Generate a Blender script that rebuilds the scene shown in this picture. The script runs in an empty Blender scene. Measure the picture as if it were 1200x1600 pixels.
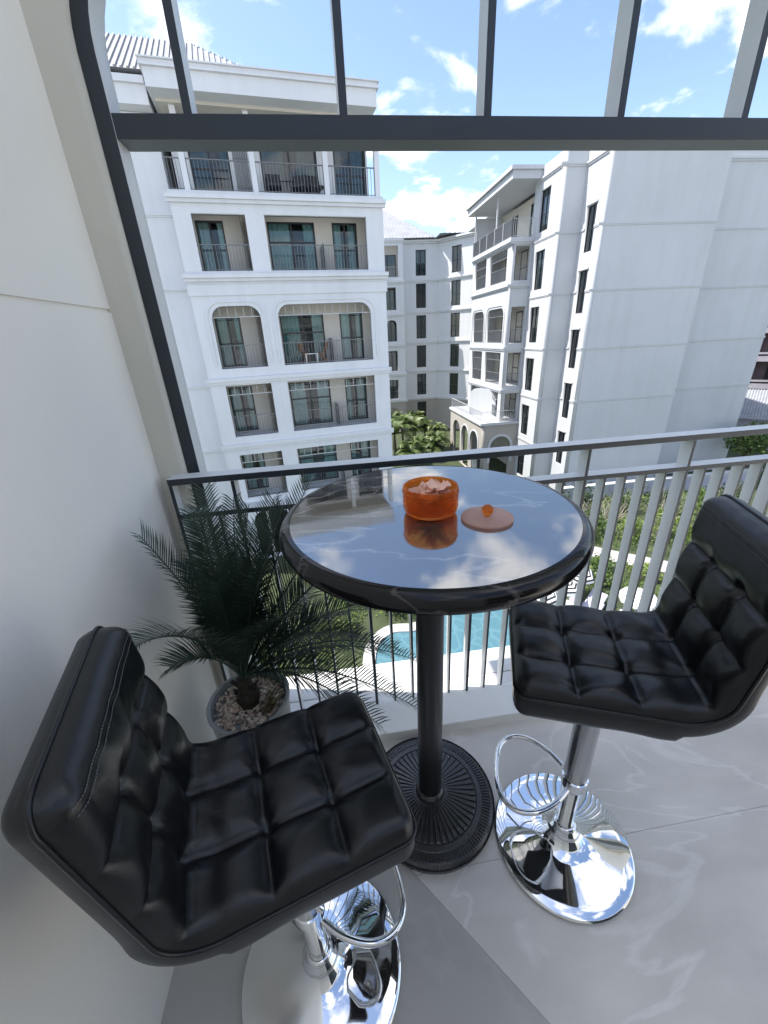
import bpy, bmesh, math, random
from mathutils import Matrix, Vector
rad = math.radians
R = random.Random(7)
scene = bpy.context.scene
col = scene.collection

# ------------------------------------------------------------------ camera
cam = bpy.data.cameras.new('camera')
cam.sensor_fit = 'HORIZONTAL'; cam.sensor_width = 36.0
cam.lens = 36.0 * 615.0 / 1200.0
cam.clip_start = 0.02; cam.clip_end = 3000
cam_o = bpy.data.objects.new('camera', cam); col.objects.link(cam_o)
EYE = 1.42
m = Matrix(((0.989589, 0.098427, -0.105007, 0.0), (-0.135826, 0.397366, -0.907552, 0.0),
            (-0.047602, 0.912366, 0.406598, EYE), (0, 0, 0, 1)))
cam_o.matrix_world = m
scene.camera = cam_o

# ------------------------------------------------------------------ light
SUN_EL, SUN_AZ = 60.0, 168.0          # azimuth counted from +x towards +y
SUN_STRENGTH, SKY_STRENGTH, EXPOSURE = 4.0, 0.13, 1.22
world = bpy.data.worlds.new('World'); scene.world = world; world.use_nodes = True
wn, wl = world.node_tree.nodes, world.node_tree.links
wn.clear()
wo = wn.new('ShaderNodeOutputWorld'); bg = wn.new('ShaderNodeBackground')
sky = wn.new('ShaderNodeTexSky'); sky.sky_type = 'NISHITA'; sky.sun_disc = False
sky.sun_elevation = rad(SUN_EL); sky.sun_rotation = rad(90 - SUN_AZ)
sky.air_density = 1.0; sky.dust_density = 1.1; sky.ozone_density = 1.6
tc = wn.new('ShaderNodeTexCoord')
sep = wn.new('ShaderNodeSeparateXYZ'); wl.new(tc.outputs['Generated'], sep.inputs[0])
def wmath(op, a, b=None, clamp=False):
    n = wn.new('ShaderNodeMath'); n.operation = op; n.use_clamp = clamp
    for i, v in enumerate((a, b)):
        if v is None: continue
        if isinstance(v, (int, float)): n.inputs[i].default_value = v
        else: wl.new(v, n.inputs[i])
    return n.outputs[0]
zc = wmath('MAXIMUM', sep.outputs[2], 0.0)
den = wmath('ADD', zc, 0.22)
cx = wmath('DIVIDE', sep.outputs[0], den); cy = wmath('DIVIDE', sep.outputs[1], den)
cv = wn.new('ShaderNodeCombineXYZ'); wl.new(cx, cv.inputs[0]); wl.new(cy, cv.inputs[1])
cv.inputs[2].default_value = 3.8
ns = wn.new('ShaderNodeTexNoise'); ns.inputs['Scale'].default_value = 3.3; ns.inputs['Detail'].default_value = 9
ns.inputs['Roughness'].default_value = 0.56; ns.inputs['Distortion'].default_value = 0.25
wl.new(cv.outputs[0], ns.inputs['Vector'])
cr = wn.new('ShaderNodeValToRGB'); cr.color_ramp.elements[0].position = 0.49; cr.color_ramp.elements[1].position = 0.64
cr.color_ramp.interpolation = 'EASE'
wl.new(ns.outputs['Fac'], cr.inputs[0])
# haze whitens the air near the horizon
hz = wmath('POWER', wmath('SUBTRACT', 1.0, zc), 7.0)
hz = wmath('MULTIPLY', hz, 0.35)
mx1 = wn.new('ShaderNodeMix'); mx1.data_type = 'RGBA'
wl.new(hz, mx1.inputs['Factor']); wl.new(sky.outputs[0], mx1.inputs['A']); mx1.inputs['B'].default_value = (4.2, 4.8, 5.5, 1)
mx2 = wn.new('ShaderNodeMix'); mx2.data_type = 'RGBA'
wl.new(cr.outputs[0], mx2.inputs['Factor']); wl.new(mx1.outputs['Result'], mx2.inputs['A']); mx2.inputs['B'].default_value = (6.0, 6.0, 6.1, 1)
bg.inputs['Strength'].default_value = SKY_STRENGTH
wl.new(mx2.outputs['Result'], bg.inputs['Color']); wl.new(bg.outputs[0], wo.inputs[0])

sun = bpy.data.lights.new('sun', 'SUN'); sun.energy = SUN_STRENGTH; sun.angle = rad(0.53); sun.color = (1.0, 0.955, 0.89)
sun_o = bpy.data.objects.new('sun', sun); col.objects.link(sun_o)
sd = Vector((math.cos(rad(SUN_EL)) * math.cos(rad(SUN_AZ)), math.cos(rad(SUN_EL)) * math.sin(rad(SUN_AZ)), math.sin(rad(SUN_EL))))
sun_o.rotation_euler = sd.to_track_quat('Z', 'Y').to_euler()
sun_o.location = (0, 0, 40)

scene.render.engine = 'CYCLES'
scene.view_settings.view_transform = 'Standard'; scene.view_settings.look = 'None'
scene.view_settings.exposure = EXPOSURE; scene.view_settings.gamma = 1.0
scene.view_settings.use_curve_mapping = False
scene.cycles.max_bounces = 9; scene.cycles.diffuse_bounces = 5; scene.cycles.glossy_bounces = 5
scene.cycles.transmission_bounces = 8; scene.cycles.transparent_max_bounces = 12
scene.cycles.caustics_reflective = False; scene.cycles.caustics_refractive = False

# ------------------------------------------------------------------ materials
def material(name, color, rough=0.6, metal=0.0, spec=0.5, ior=1.5, coat=0.0, coat_rough=0.05,
             var=0.0, var_scale=4.0, bump=0.0, bump_scale=60.0, stretch=(1, 1, 1), rough_var=0.0):
    mt = bpy.data.materials.new(name); mt.use_nodes = True
    n, l = mt.node_tree.nodes, mt.node_tree.links
    b = n['Principled BSDF']
    b.inputs['Base Color'].default_value = (*color, 1); b.inputs['Roughness'].default_value = rough
    b.inputs['Metallic'].default_value = metal; b.inputs['IOR'].default_value = ior
    b.inputs['Specular IOR Level'].default_value = spec
    b.inputs['Coat Weight'].default_value = coat; b.inputs['Coat Roughness'].default_value = coat_rough
    if var or bump or rough_var:
        t = n.new('ShaderNodeTexCoord'); mp = n.new('ShaderNodeMapping'); mp.inputs['Scale'].default_value = stretch
        g = n.new('ShaderNodeNewGeometry') if False else None
        l.new(t.outputs['Object'], mp.inputs[0])
        if var or rough_var:
            ns = n.new('ShaderNodeTexNoise'); ns.inputs['Scale'].default_value = var_scale; ns.inputs['Detail'].default_value = 6
            ns.inputs['Roughness'].default_value = 0.6
            l.new(mp.outputs[0], ns.inputs['Vector'])
            if var:
                mr = n.new('ShaderNodeMapRange'); mr.inputs[1].default_value = 0.3; mr.inputs[2].default_value = 0.7
                mr.inputs[3].default_value = 1 - var; mr.inputs[4].default_value = 1 + var * 0.5
                l.new(ns.outputs['Fac'], mr.inputs[0])
                mx = n.new('ShaderNodeMix'); mx.data_type = 'RGBA'; mx.blend_type = 'MULTIPLY'; mx.inputs['Factor'].default_value = 1
                mx.inputs['A'].default_value = (*color, 1); l.new(mr.outputs[0], mx.inputs['B']); l.new(mx.outputs['Result'], b.inputs['Base Color'])
            if rough_var:
                m2 = n.new('ShaderNodeMapRange'); m2.inputs[1].default_value = 0.3; m2.inputs[2].default_value = 0.7
                m2.inputs[3].default_value = max(0, rough - rough_var); m2.inputs[4].default_value = rough + rough_var
                l.new(ns.outputs['Fac'], m2.inputs[0]); l.new(m2.outputs[0], b.inputs['Roughness'])
        if bump:
            nb = n.new('ShaderNodeTexNoise'); nb.inputs['Scale'].default_value = bump_scale; nb.inputs['Detail'].default_value = 4
            l.new(mp.outputs[0], nb.inputs['Vector'])
            bp = n.new('ShaderNodeBump'); bp.inputs['Strength'].default_value = bump; bp.inputs['Distance'].default_value = 0.01
            l.new(nb.outputs['Fac'], bp.inputs['Height']); l.new(bp.outputs[0], b.inputs['Normal'])
    return mt

def streaks(mt, amount=0.07, sx=1.3, sz=0.10):
    n, l = mt.node_tree.nodes, mt.node_tree.links; b = n['Principled BSDF']
    t = n.new('ShaderNodeTexCoord'); mp = n.new('ShaderNodeMapping'); mp.inputs['Scale'].default_value = (sx, sx, sz); l.new(t.outputs['Object'], mp.inputs[0])
    a = n.new('ShaderNodeTexNoise'); a.inputs['Scale'].default_value = 1.6; a.inputs['Detail'].default_value = 7; a.inputs['Roughness'].default_value = 0.65; l.new(mp.outputs[0], a.inputs['Vector'])
    r = n.new('ShaderNodeMapRange'); r.inputs[1].default_value = 0.46; r.inputs[2].default_value = 0.72; r.inputs[3].default_value = 1.0; r.inputs[4].default_value = 1 - amount; l.new(a.outputs['Fac'], r.inputs[0])
    src = b.inputs['Base Color'].links[0].from_socket
    mx = n.new('ShaderNodeMix'); mx.data_type = 'RGBA'; mx.blend_type = 'MULTIPLY'; mx.inputs['Factor'].default_value = 1
    l.new(src, mx.inputs['A']); l.new(r.outputs[0], mx.inputs['B']); l.new(mx.outputs['Result'], b.inputs['Base Color'])
def node_tree(mt): return mt.node_tree.nodes, mt.node_tree.links, mt.node_tree.nodes['Principled BSDF']

def marble(name, base, vein, rough, ior, vscale=3.0, width=0.02, amount=0.6, cloud=0.15):
    mt = material(name, base, rough, ior=ior); n, l, b = node_tree(mt)
    t = n.new('ShaderNodeTexCoord'); mp = n.new('ShaderNodeMapping'); mp.inputs['Scale'].default_value = (1, 2.2, 1); mp.inputs['Rotation'].default_value = (0, 0, 0.5)
    l.new(t.outputs['Object'], mp.inputs[0])
    a = n.new('ShaderNodeTexNoise'); a.inputs['Scale'].default_value = vscale; a.inputs['Detail'].default_value = 8; a.inputs['Distortion'].default_value = 0.8
    l.new(mp.outputs[0], a.inputs['Vector'])
    s = n.new('ShaderNodeMath'); s.operation = 'SUBTRACT'; l.new(a.outputs['Fac'], s.inputs[0]); s.inputs[1].default_value = 0.5
    ab = n.new('ShaderNodeMath'); ab.operation = 'ABSOLUTE'; l.new(s.outputs[0], ab.inputs[0])
    r = n.new('ShaderNodeMapRange'); r.inputs[1].default_value = 0.0; r.inputs[2].default_value = width; r.inputs[3].default_value = amount; r.inputs[4].default_value = 0.0
    l.new(ab.outputs[0], r.inputs[0])
    k = n.new('ShaderNodeTexNoise'); k.inputs['Scale'].default_value = 1.7; k.inputs['Detail'].default_value = 6; l.new(mp.outputs[0], k.inputs['Vector'])
    kk = n.new('ShaderNodeMath'); kk.operation = 'MULTIPLY'; l.new(k.outputs['Fac'], kk.inputs[0]); l.new(r.outputs[0], kk.inputs[1])
    kr = n.new('ShaderNodeMapRange'); kr.inputs[1].default_value = 0.3; kr.inputs[2].default_value = 0.7; kr.inputs[3].default_value = 1 - cloud; kr.inputs[4].default_value = 1 + cloud
    l.new(k.outputs['Fac'], kr.inputs[0])
    m0 = n.new('ShaderNodeMix'); m0.data_type = 'RGBA'; m0.blend_type = 'MULTIPLY'; m0.inputs['Factor'].default_value = 1
    m0.inputs['A'].default_value = (*base, 1); l.new(kr.outputs[0], m0.inputs['B'])
    mx = n.new('ShaderNodeMix'); mx.data_type = 'RGBA'; l.new(kk.outputs[0], mx.inputs['Factor']); l.new(m0.outputs['Result'], mx.inputs['A']); mx.inputs['B'].default_value = (*vein, 1)
    l.new(mx.outputs['Result'], b.inputs['Base Color'])
    # faint smears: the polish is not even
    sm = n.new('ShaderNodeTexNoise'); sm.inputs['Scale'].default_value = 7.0; sm.inputs['Detail'].default_value = 5; sm.inputs['Distortion'].default_value = 1.5; l.new(t.outputs['Object'], sm.inputs['Vector'])
    sr = n.new('ShaderNodeMapRange'); sr.inputs[1].default_value = 0.40; sr.inputs[2].default_value = 0.75; sr.inputs[3].default_value = rough; sr.inputs[4].default_value = rough + 0.10; l.new(sm.outputs['Fac'], sr.inputs[0]); l.new(sr.outputs[0], b.inputs['Roughness'])
    return mt

def pane_material(name, tint, see=0.6):
    mt = bpy.data.materials.new(name); mt.use_nodes = True; n, l = mt.node_tree.nodes, mt.node_tree.links; n.clear()
    o = n.new('ShaderNodeOutputMaterial'); tr = n.new('ShaderNodeBsdfTransparent'); tr.inputs[0].default_value = (*tint, 1)
    gl = n.new('ShaderNodeBsdfGlossy'); gl.inputs['Roughness'].default_value = 0.02; gl.inputs['Color'].default_value = (0.9, 0.95, 1, 1)
    lw = n.new('ShaderNodeFresnel'); lw.inputs[0].default_value = 1.7
    mx = n.new('ShaderNodeMixShader'); l.new(lw.outputs[0], mx.inputs[0]); l.new(tr.outputs[0], mx.inputs[1]); l.new(gl.outputs[0], mx.inputs[2])
    l.new(mx.outputs[0], o.inputs[0]); return mt

def leaf_material(name, c1, c2, scale=3.0, rough=0.5, trans=0.25):
    mt = material(name, c1, rough); n, l, b = node_tree(mt)
    t = n.new('ShaderNodeTexCoord'); a = n.new('ShaderNodeTexNoise'); a.inputs['Scale'].default_value = scale; a.inputs['Detail'].default_value = 3
    l.new(t.outputs['Object'], a.inputs['Vector'])
    r = n.new('ShaderNodeMapRange'); r.inputs[1].default_value = 0.35; r.inputs[2].default_value = 0.65; l.new(a.outputs['Fac'], r.inputs[0])
    mx = n.new('ShaderNodeMix'); mx.data_type = 'RGBA'; l.new(r.outputs[0], mx.inputs['Factor']); mx.inputs['A'].default_value = (*c1, 1); mx.inputs['B'].default_value = (*c2, 1)
    l.new(mx.outputs['Result'], b.inputs['Base Color'])
    if trans:
        o = n['Material Output']; tl = n.new('ShaderNodeBsdfTranslucent'); l.new(mx.outputs['Result'], tl.inputs[0])
        ms = n.new('ShaderNodeMixShader'); ms.inputs[0].default_value = trans; l.new(b.outputs[0], ms.inputs[1]); l.new(tl.outputs[0], ms.inputs[2]); l.new(ms.outputs[0], o.inputs[0])
    return mt

M = {}
M['stucco'] = material('stucco', (0.64, 0.655, 0.68), 0.85, var=0.06, var_scale=0.35, bump=0.12, bump_scale=25)
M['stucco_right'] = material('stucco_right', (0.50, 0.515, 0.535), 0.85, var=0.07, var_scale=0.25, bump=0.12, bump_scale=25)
M['stucco_far'] = material('stucco_far', (0.62, 0.63, 0.64), 0.85, var=0.05, var_scale=0.3)
M['stucco_beige'] = material('stucco_beige', (0.36, 0.335, 0.30), 0.85, var=0.08, var_scale=0.5)
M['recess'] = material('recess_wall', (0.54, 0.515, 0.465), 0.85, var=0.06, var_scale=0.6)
M['wall_in'] = material('balcony_wall_paint', (0.86, 0.83, 0.765), 0.7, var=0.04, var_scale=1.6, bump=0.08, bump_scale=70)
M['stub'] = material('stub_wall_paint', (0.66, 0.63, 0.54), 0.75, var=0.05, var_scale=2.0, bump=0.1, bump_scale=60)
M['ceil'] = material('ceiling_paint', (0.78, 0.77, 0.75), 0.8)
M['dark_metal'] = material('dark_frame_metal', (0.028, 0.036, 0.045), 0.36, ior=1.5, bump=0.04, bump_scale=220, rough_var=0.06, var_scale=9)
M['bar_body'] = material('grey_bar_metal', (0.60, 0.61, 0.605), 0.38, bump=0.04, bump_scale=220, var=0.08, var_scale=6)
for k in ('stucco', 'stucco_right', 'stucco_far'): streaks(M[k])
M['beam_body'] = material('shaded_beam_grey', (0.11, 0.12, 0.125), 0.42, bump=0.04, bump_scale=220)  # darker than the bars: the underside's shade is put into the colour
M['win_frame'] = material('window_frame_black', (0.016, 0.019, 0.022), 0.4)
M['rail_far'] = material('far_railing_paint', (0.16, 0.17, 0.18), 0.45)
M['rail_white'] = material('white_bar_paint', (0.42, 0.43, 0.44), 0.5)
M['room'] = material('dark_room', (0.035, 0.035, 0.035), 0.9)
M['pane'] = pane_material('window_pane', (0.62, 0.78, 0.78))
M['pane_dark'] = pane_material('window_pane_dark', (0.30, 0.40, 0.42))
M['curtain'] = material('curtain_teal', (0.36, 0.48, 0.47), 0.9, var=0.2, var_scale=3)
M['curtain_white'] = material('curtain_white', (0.62, 0.66, 0.66), 0.9, var=0.15, var_scale=3)
M['floor_light'] = marble('floor_tone_light', (0.68, 0.645, 0.59), (0.88, 0.85, 0.80), 0.17, 1.5, vscale=1.5, width=0.016, amount=1.0, cloud=0.20)
M['floor_dark'] = marble('floor_tone_dark', (0.46, 0.44, 0.405), (0.58, 0.56, 0.52), 0.17, 1.5, vscale=1.3, width=0.016, amount=0.5, cloud=0.10)
M['curb'] = material('curb_render', (0.88, 0.87, 0.83), 0.8, var=0.06, var_scale=3, bump=0.1, bump_scale=80)
M['slab'] = material('slab_concrete', (0.66, 0.66, 0.65), 0.85, var=0.12, var_scale=5, bump=0.15, bump_scale=60)
M['table_top'] = marble('table_marble', (0.050, 0.043, 0.037), (0.46, 0.42, 0.37), 0.03, 3.8, vscale=2.2, width=0.016, amount=1.0, cloud=0.4)
M['table_edge'] = marble('table_edge_marble', (0.010, 0.009, 0.009), (0.20, 0.18, 0.165), 0.10, 1.4, vscale=4.0, width=0.018, amount=0.8, cloud=0.4)
M['iron'] = material('black_cast_iron', (0.026, 0.026, 0.028), 0.27, spec=0.8, bump=0.05, bump_scale=300, rough_var=0.08, var_scale=14)
M['black_steel'] = material('black_steel', (0.013, 0.013, 0.014), 0.30, spec=0.55)
M['chrome'] = material('chrome', (0.83, 0.84, 0.85), 0.035, metal=1.0, rough_var=0.02, var_scale=30)
M['chrome_dull'] = material('brushed_chrome', (0.50, 0.50, 0.51), 0.22, metal=1.0)
M['leather'] = material('black_leather', (0.0045, 0.005, 0.006), 0.34, spec=0.5, bump=0.06, bump_scale=330, rough_var=0.05, var_scale=14)
M['thread'] = material('grey_thread', (0.10, 0.10, 0.11), 0.6)
M['pot'] = material('grey_ceramic', (0.30, 0.32, 0.32), 0.45, var=0.1, var_scale=10)
M['trunk'] = material('palm_fibre', (0.035, 0.028, 0.02), 0.9, var=0.4, var_scale=60, bump=0.4, bump_scale=120)
M['frond'] = leaf_material('sago_leaf', (0.022, 0.046, 0.032), (0.045, 0.078, 0.050), 9, 0.34, 0.12)
M['grass_tuft'] = leaf_material('yellow_tuft', (0.10, 0.09, 0.02), (0.16, 0.13, 0.03), 9, 0.5, 0.2)
M['roof'] = material('grey_roof_tile', (0.30, 0.31, 0.33), 0.6, var=0.2, var_scale=1.5)
M['water'] = None
M['deck'] = material('pool_deck', (0.44, 0.435, 0.42), 0.8, var=0.12, var_scale=0.8)
M['path'] = material('pale_paving', (0.38, 0.375, 0.37), 0.85, var=0.15, var_scale=1.0)
M['soil'] = material('garden_ground', (0.045, 0.06, 0.025), 0.95, var=0.4, var_scale=0.8)
M['leaf_a'] = leaf_material('shrub_leaf', (0.05, 0.10, 0.022), (0.11, 0.17, 0.035), 1.2)
M['leaf_b'] = leaf_material('yellow_shrub_leaf', (0.11, 0.17, 0.03), (0.20, 0.26, 0.05), 1.2)
M['leaf_c'] = leaf_material('dark_shrub_leaf', (0.02, 0.045, 0.016), (0.05, 0.085, 0.03), 1.2)
M['leaf_palm'] = leaf_material('palm_leaf', (0.06, 0.105, 0.025), (0.15, 0.19, 0.06), 0.8)
M['bark'] = material('bark', (0.12, 0.09, 0.065), 0.9, var=0.3, var_scale=8)
M['twig'] = material('pale_twig', (0.34, 0.31, 0.26), 0.9)
M['wood'] = material('orange_wood', (0.30, 0.13, 0.05), 0.5, var=0.2, var_scale=12)
M['white_plastic'] = material('white_plastic', (0.75, 0.75, 0.75), 0.4)
M['fabric_lilac'] = material('lilac_fabric', (0.42, 0.40, 0.50), 0.9)
M['old_wall'] = material('weathered_wall', (0.16, 0.12, 0.13), 0.85, var=0.35, var_scale=0.8)
M['old_slab'] = material('weathered_slab', (0.36, 0.34, 0.38), 0.85, var=0.25, var_scale=0.8)
M['black_metal'] = material('black_metal', (0.02, 0.02, 0.022), 0.45)

def glass_material(name, color, clear=0.35, milky=0.3, ior=1.45):
    mt = material(name, color, 0.0, ior=ior); mt.node_tree.nodes['Principled BSDF'].inputs['Transmission Weight'].default_value = 1.0
    n, l, b = node_tree(mt)
    # thin walls let tinted light through, so add absorption and a soft tinted shadow
    o = n['Material Output']; ts = n.new('ShaderNodeBsdfTransparent'); ts.inputs[0].default_value = (*color, 1)
    ms = n.new('ShaderNodeMixShader'); ms.inputs[0].default_value = clear
    l.new(b.outputs[0], ms.inputs[1]); l.new(ts.outputs[0], ms.inputs[2])
    tl = n.new('ShaderNodeBsdfTranslucent'); tl.inputs[0].default_value = (*color, 1)
    df = n.new('ShaderNodeBsdfDiffuse'); df.inputs[0].default_value = (*color, 1)
    m2 = n.new('ShaderNodeMixShader'); l.new(tl.outputs[0], m2.inputs[1]); l.new(df.outputs[0], m2.inputs[2])
    m3 = n.new('ShaderNodeMixShader'); m3.inputs[0].default_value = milky; l.new(ms.outputs[0], m3.inputs[1]); l.new(m2.outputs[0], m3.inputs[2]); l.new(m3.outputs[0], o.inputs[0])
    return mt
M['orange_glass'] = glass_material('orange_glass', (1.0, 0.46, 0.12), 0.55, 0.13)
M['pink_glass'] = glass_material('pale_orange_glass', (1.0, 0.74, 0.64), 0.55, 0.50)
M['petal'] = material('pale_pink_filling', (0.92, 0.58, 0.44), 0.5, var=0.12, var_scale=40)

def water_material():
    mt = material('pool_water', (0.10, 0.42, 0.50), 0.04, ior=1.33); n, l, b = node_tree(mt)
    t = n.new('ShaderNodeTexCoord'); v = n.new('ShaderNodeTexVoronoi'); v.inputs['Scale'].default_value = 2.6; v.feature = 'DISTANCE_TO_EDGE'
    nz = n.new('ShaderNodeTexNoise'); nz.inputs['Scale'].default_value = 1.2; l.new(t.outputs['Object'], nz.inputs['Vector'])
    mxv = n.new('ShaderNodeMix'); mxv.data_type = 'RGBA'; mxv.inputs['Factor'].default_value = 0.35; l.new(t.outputs['Object'], mxv.inputs['A']); l.new(nz.outputs['Color'], mxv.inputs['B'])
    l.new(mxv.outputs['Result'], v.inputs['Vector'])
    r = n.new('ShaderNodeMapRange'); r.inputs[1].default_value = 0.0; r.inputs[2].default_value = 0.12; r.inputs[3].default_value = 1.0; r.inputs[4].default_value = 0.0
    l.new(v.outputs['Distance'], r.inputs[0])
    mx = n.new('ShaderNodeMix'); mx.data_type = 'RGBA'; l.new(r.outputs[0], mx.inputs['Factor'])
    mx.inputs['A'].default_value = (0.07, 0.155, 0.19, 1); mx.inputs['B'].default_value = (0.095, 0.19, 0.225, 1); l.new(mx.outputs['Result'], b.inputs['Base Color'])  # pale caustic net: refracted light painted into the water colour
    nb = n.new('ShaderNodeTexNoise'); nb.inputs['Scale'].default_value = 2.2; nb.inputs['Detail'].default_value = 3; l.new(t.outputs['Object'], nb.inputs['Vector'])
    bp = n.new('ShaderNodeBump'); bp.inputs['Strength'].default_value = 0.25; bp.inputs['Distance'].default_value = 0.05
    l.new(nb.outputs['Fac'], bp.inputs['Height']); l.new(bp.outputs[0], b.inputs['Normal'])
    return mt
M['water'] = water_material()

def stripe_material():
    mt = material('striped_canopy', (0.8, 0.8, 0.8), 0.85); n, l, b = node_tree(mt)
    t = n.new('ShaderNodeTexCoord'); s = n.new('ShaderNodeSeparateXYZ'); l.new(t.outputs['UV'], s.inputs[0])
    w = n.new('ShaderNodeMath'); w.operation = 'MULTIPLY'; l.new(s.outputs[1], w.inputs[0]); w.inputs[1].default_value = 4.0
    f = n.new('ShaderNodeMath'); f.operation = 'FRACT'; l.new(w.outputs[0], f.inputs[0])
    g = n.new('ShaderNodeMath'); g.operation = 'GREATER_THAN'; l.new(f.outputs[0], g.inputs[0]); g.inputs[1].default_value = 0.5
    mx = n.new('ShaderNodeMix'); mx.data_type = 'RGBA'; l.new(g.outputs[0], mx.inputs['Factor'])
    mx.inputs['A'].default_value = (0.78, 0.78, 0.78, 1); mx.inputs['B'].default_value = (0.02, 0.02, 0.025, 1); l.new(mx.outputs['Result'], b.inputs['Base Color'])
    return mt
M['stripes'] = stripe_material()

# ------------------------------------------------------------------ helpers
ORIGIN = {}
def tag(o, label=None, cat=None, group=None, kind=None):
    if label: o['label'] = label
    if cat: o['category'] = cat
    if group: o['group'] = group
    if kind: o['kind'] = kind
    return o
def thing(name, loc, label, cat, group=None):
    o = bpy.data.objects.new(name, None); col.objects.link(o); o.location = loc; o.empty_display_size = 0.1
    ORIGIN[o.name] = Vector(loc)
    return tag(o, label, cat, group)
def link_mesh(name, me, parent=None):
    o = bpy.data.objects.new(name, me); col.objects.link(o)
    if parent is not None:
        o.parent = parent; ORIGIN[o.name] = ORIGIN[parent.name]
    else: ORIGIN[o.name] = Vector((0, 0, 0))
    return o
I4 = Matrix.Identity(4)
def frame(ox, oy, ang, z=0.0): return Matrix.Translation((ox, oy, z)) @ Matrix.Rotation(rad(ang), 4, 'Z')

def two_tone(me, front):
    """the faces turned to the room take the dark material"""
    me.materials.append(front)
    for p in me.polygons:
        if p.normal.y < -0.9: p.material_index = 1
class MB:
    def __init__(s, F=I4): s.v, s.f, s.F, s.uv = [], [], F, None
    def add(s, vs, fs):
        k = len(s.v); s.v += [s.F @ Vector(p) for p in vs]; s.f += [tuple(i + k for i in f) for f in fs]; return s
    def box(s, x0, x1, y0, y1, z0, z1):
        return s.add([(x0, y0, z0), (x1, y0, z0), (x1, y1, z0), (x0, y1, z0), (x0, y0, z1), (x1, y0, z1), (x1, y1, z1), (x0, y1, z1)],
                     [(0, 3, 2, 1), (4, 5, 6, 7), (0, 1, 5, 4), (1, 2, 6, 5), (2, 3, 7, 6), (3, 0, 4, 7)])
    def tube(s, pts, r, n=8, caps=True):
        pts = [Vector(p) for p in pts]; rs = r if isinstance(r, (list, tuple)) else [r] * len(pts)
        vs, fs = [], []; prev = None
        for i, p in enumerate(pts):
            d = (pts[min(i + 1, len(pts) - 1)] - pts[max(i - 1, 0)]).normalized()
            if prev is None:
                a = d.orthogonal().normalized()
            else:
                a = (prev - d * prev.dot(d)); a = a.normalized() if a.length > 1e-6 else d.orthogonal().normalized()
            prev = a; b = d.cross(a)
            for k in range(n):
                t = 2 * math.pi * k / n; vs.append(p + (a * math.cos(t) + b * math.sin(t)) * rs[i])
        for i in range(len(pts) - 1):
            for k in range(n):
                k2 = (k + 1) % n; fs.append((i * n + k, i * n + k2, (i + 1) * n + k2, (i + 1) * n + k))
        if caps: fs.append(tuple(range(n - 1, -1, -1))); fs.append(tuple(range((len(pts) - 1) * n, len(pts) * n)))
        return s.add(vs, fs)
    def loop(s, pts, r, n=8):
        pts = [Vector(p) for p in pts]; N = len(pts); vs, fs = [], []
        for i, p in enumerate(pts):
            d = (pts[(i + 1) % N] - pts[i - 1]).normalized(); a = d.cross(Vector((0, 0, 1)))
            a = a.normalized() if a.length > 1e-5 else d.orthogonal().normalized(); b = d.cross(a)
            for k in range(n):
                t = 2 * math.pi * k / n; vs.append(p + (a * math.cos(t) + b * math.sin(t)) * r)
        for i in range(N):
            for k in range(n):
                fs.append((i * n + k, i * n + (k + 1) % n, ((i + 1) % N) * n + (k + 1) % n, ((i + 1) % N) * n + k))
        return s.add(vs, fs)
    def lathe(s, prof, n=48, cx=0, cy=0, cap=True):
        vs, fs = [], []
        for (r, z) in prof:
            for k in range(n):
                t = 2 * math.pi * k / n; vs.append((cx + r * math.cos(t), cy + r * math.sin(t), z))
        for i in range(len(prof) - 1):
            for k in range(n):
                k2 = (k + 1) % n; fs.append((i * n + k, i * n + k2, (i + 1) * n + k2, (i + 1) * n + k))
        if cap: fs.append(tuple(range(n - 1, -1, -1))); fs.append(tuple(range((len(prof) - 1) * n, len(prof) * n)))
        return s.add(vs, fs)
    def build(s, name, mat, parent=None, smooth=False, bevel=0.0, kind=None, auto=None, front=None):
        me = bpy.data.meshes.new(name); o = link_mesh(name, me, parent); off = ORIGIN[o.name]
        me.from_pydata([tuple(v - off) for v in s.v], [], s.f); me.update()
        me.materials.append(mat)
        if front: two_tone(me, front)
        if smooth: me.polygons.foreach_set('use_smooth', [True] * len(me.polygons))
        if smooth and auto: me.set_sharp_from_angle(angle=rad(auto))
        if bevel:
            b = o.modifiers.new('bevel', 'BEVEL'); b.width = bevel; b.segments = 2; b.limit_method = 'ANGLE'
        if kind: o['kind'] = kind
        return o

def panel(name, outer, holes, y0, y1, mat, parent, F=I4, bevel=0.0, front=None):
    """flat slab in the local x-z plane, with holes, from y0 (front) to y1 (back)"""
    cu = bpy.data.curves.new('tmp', 'CURVE'); cu.dimensions = '2D'; cu.fill_mode = 'BOTH'; cu.extrude = abs(y1 - y0) / 2
    for ring in [outer] + holes:
        sp = cu.splines.new('POLY'); sp.points.add(len(ring) - 1); sp.use_cyclic_u = True
        for p, (x, z) in zip(sp.points, ring): p.co = (x, z, 0, 1)
    to = bpy.data.objects.new('tmp', cu); me = bpy.data.meshes.new_from_object(to)
    bpy.data.objects.remove(to); bpy.data.curves.remove(cu)
    ym = (y0 + y1) / 2; me.name = name
    o = link_mesh(name, me, parent); off = ORIGIN[o.name]
    for v in me.vertices:
        q = F @ Vector((v.co.x, ym - v.co.z, v.co.y)); v.co = q - off
    me.update()
    bm = bmesh.new(); bm.from_mesh(me); bmesh.ops.remove_doubles(bm, verts=bm.verts, dist=1e-5); bmesh.ops.recalc_face_normals(bm, faces=bm.faces); bm.to_mesh(me); bm.free()
    me.materials.clear(); me.materials.append(mat); me.update()
    if front: two_tone(me, front)
    if bevel:
        b = o.modifiers.new('bevel', 'BEVEL'); b.width = bevel; b.segments = 2; b.limit_method = 'ANGLE'
    return o
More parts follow.
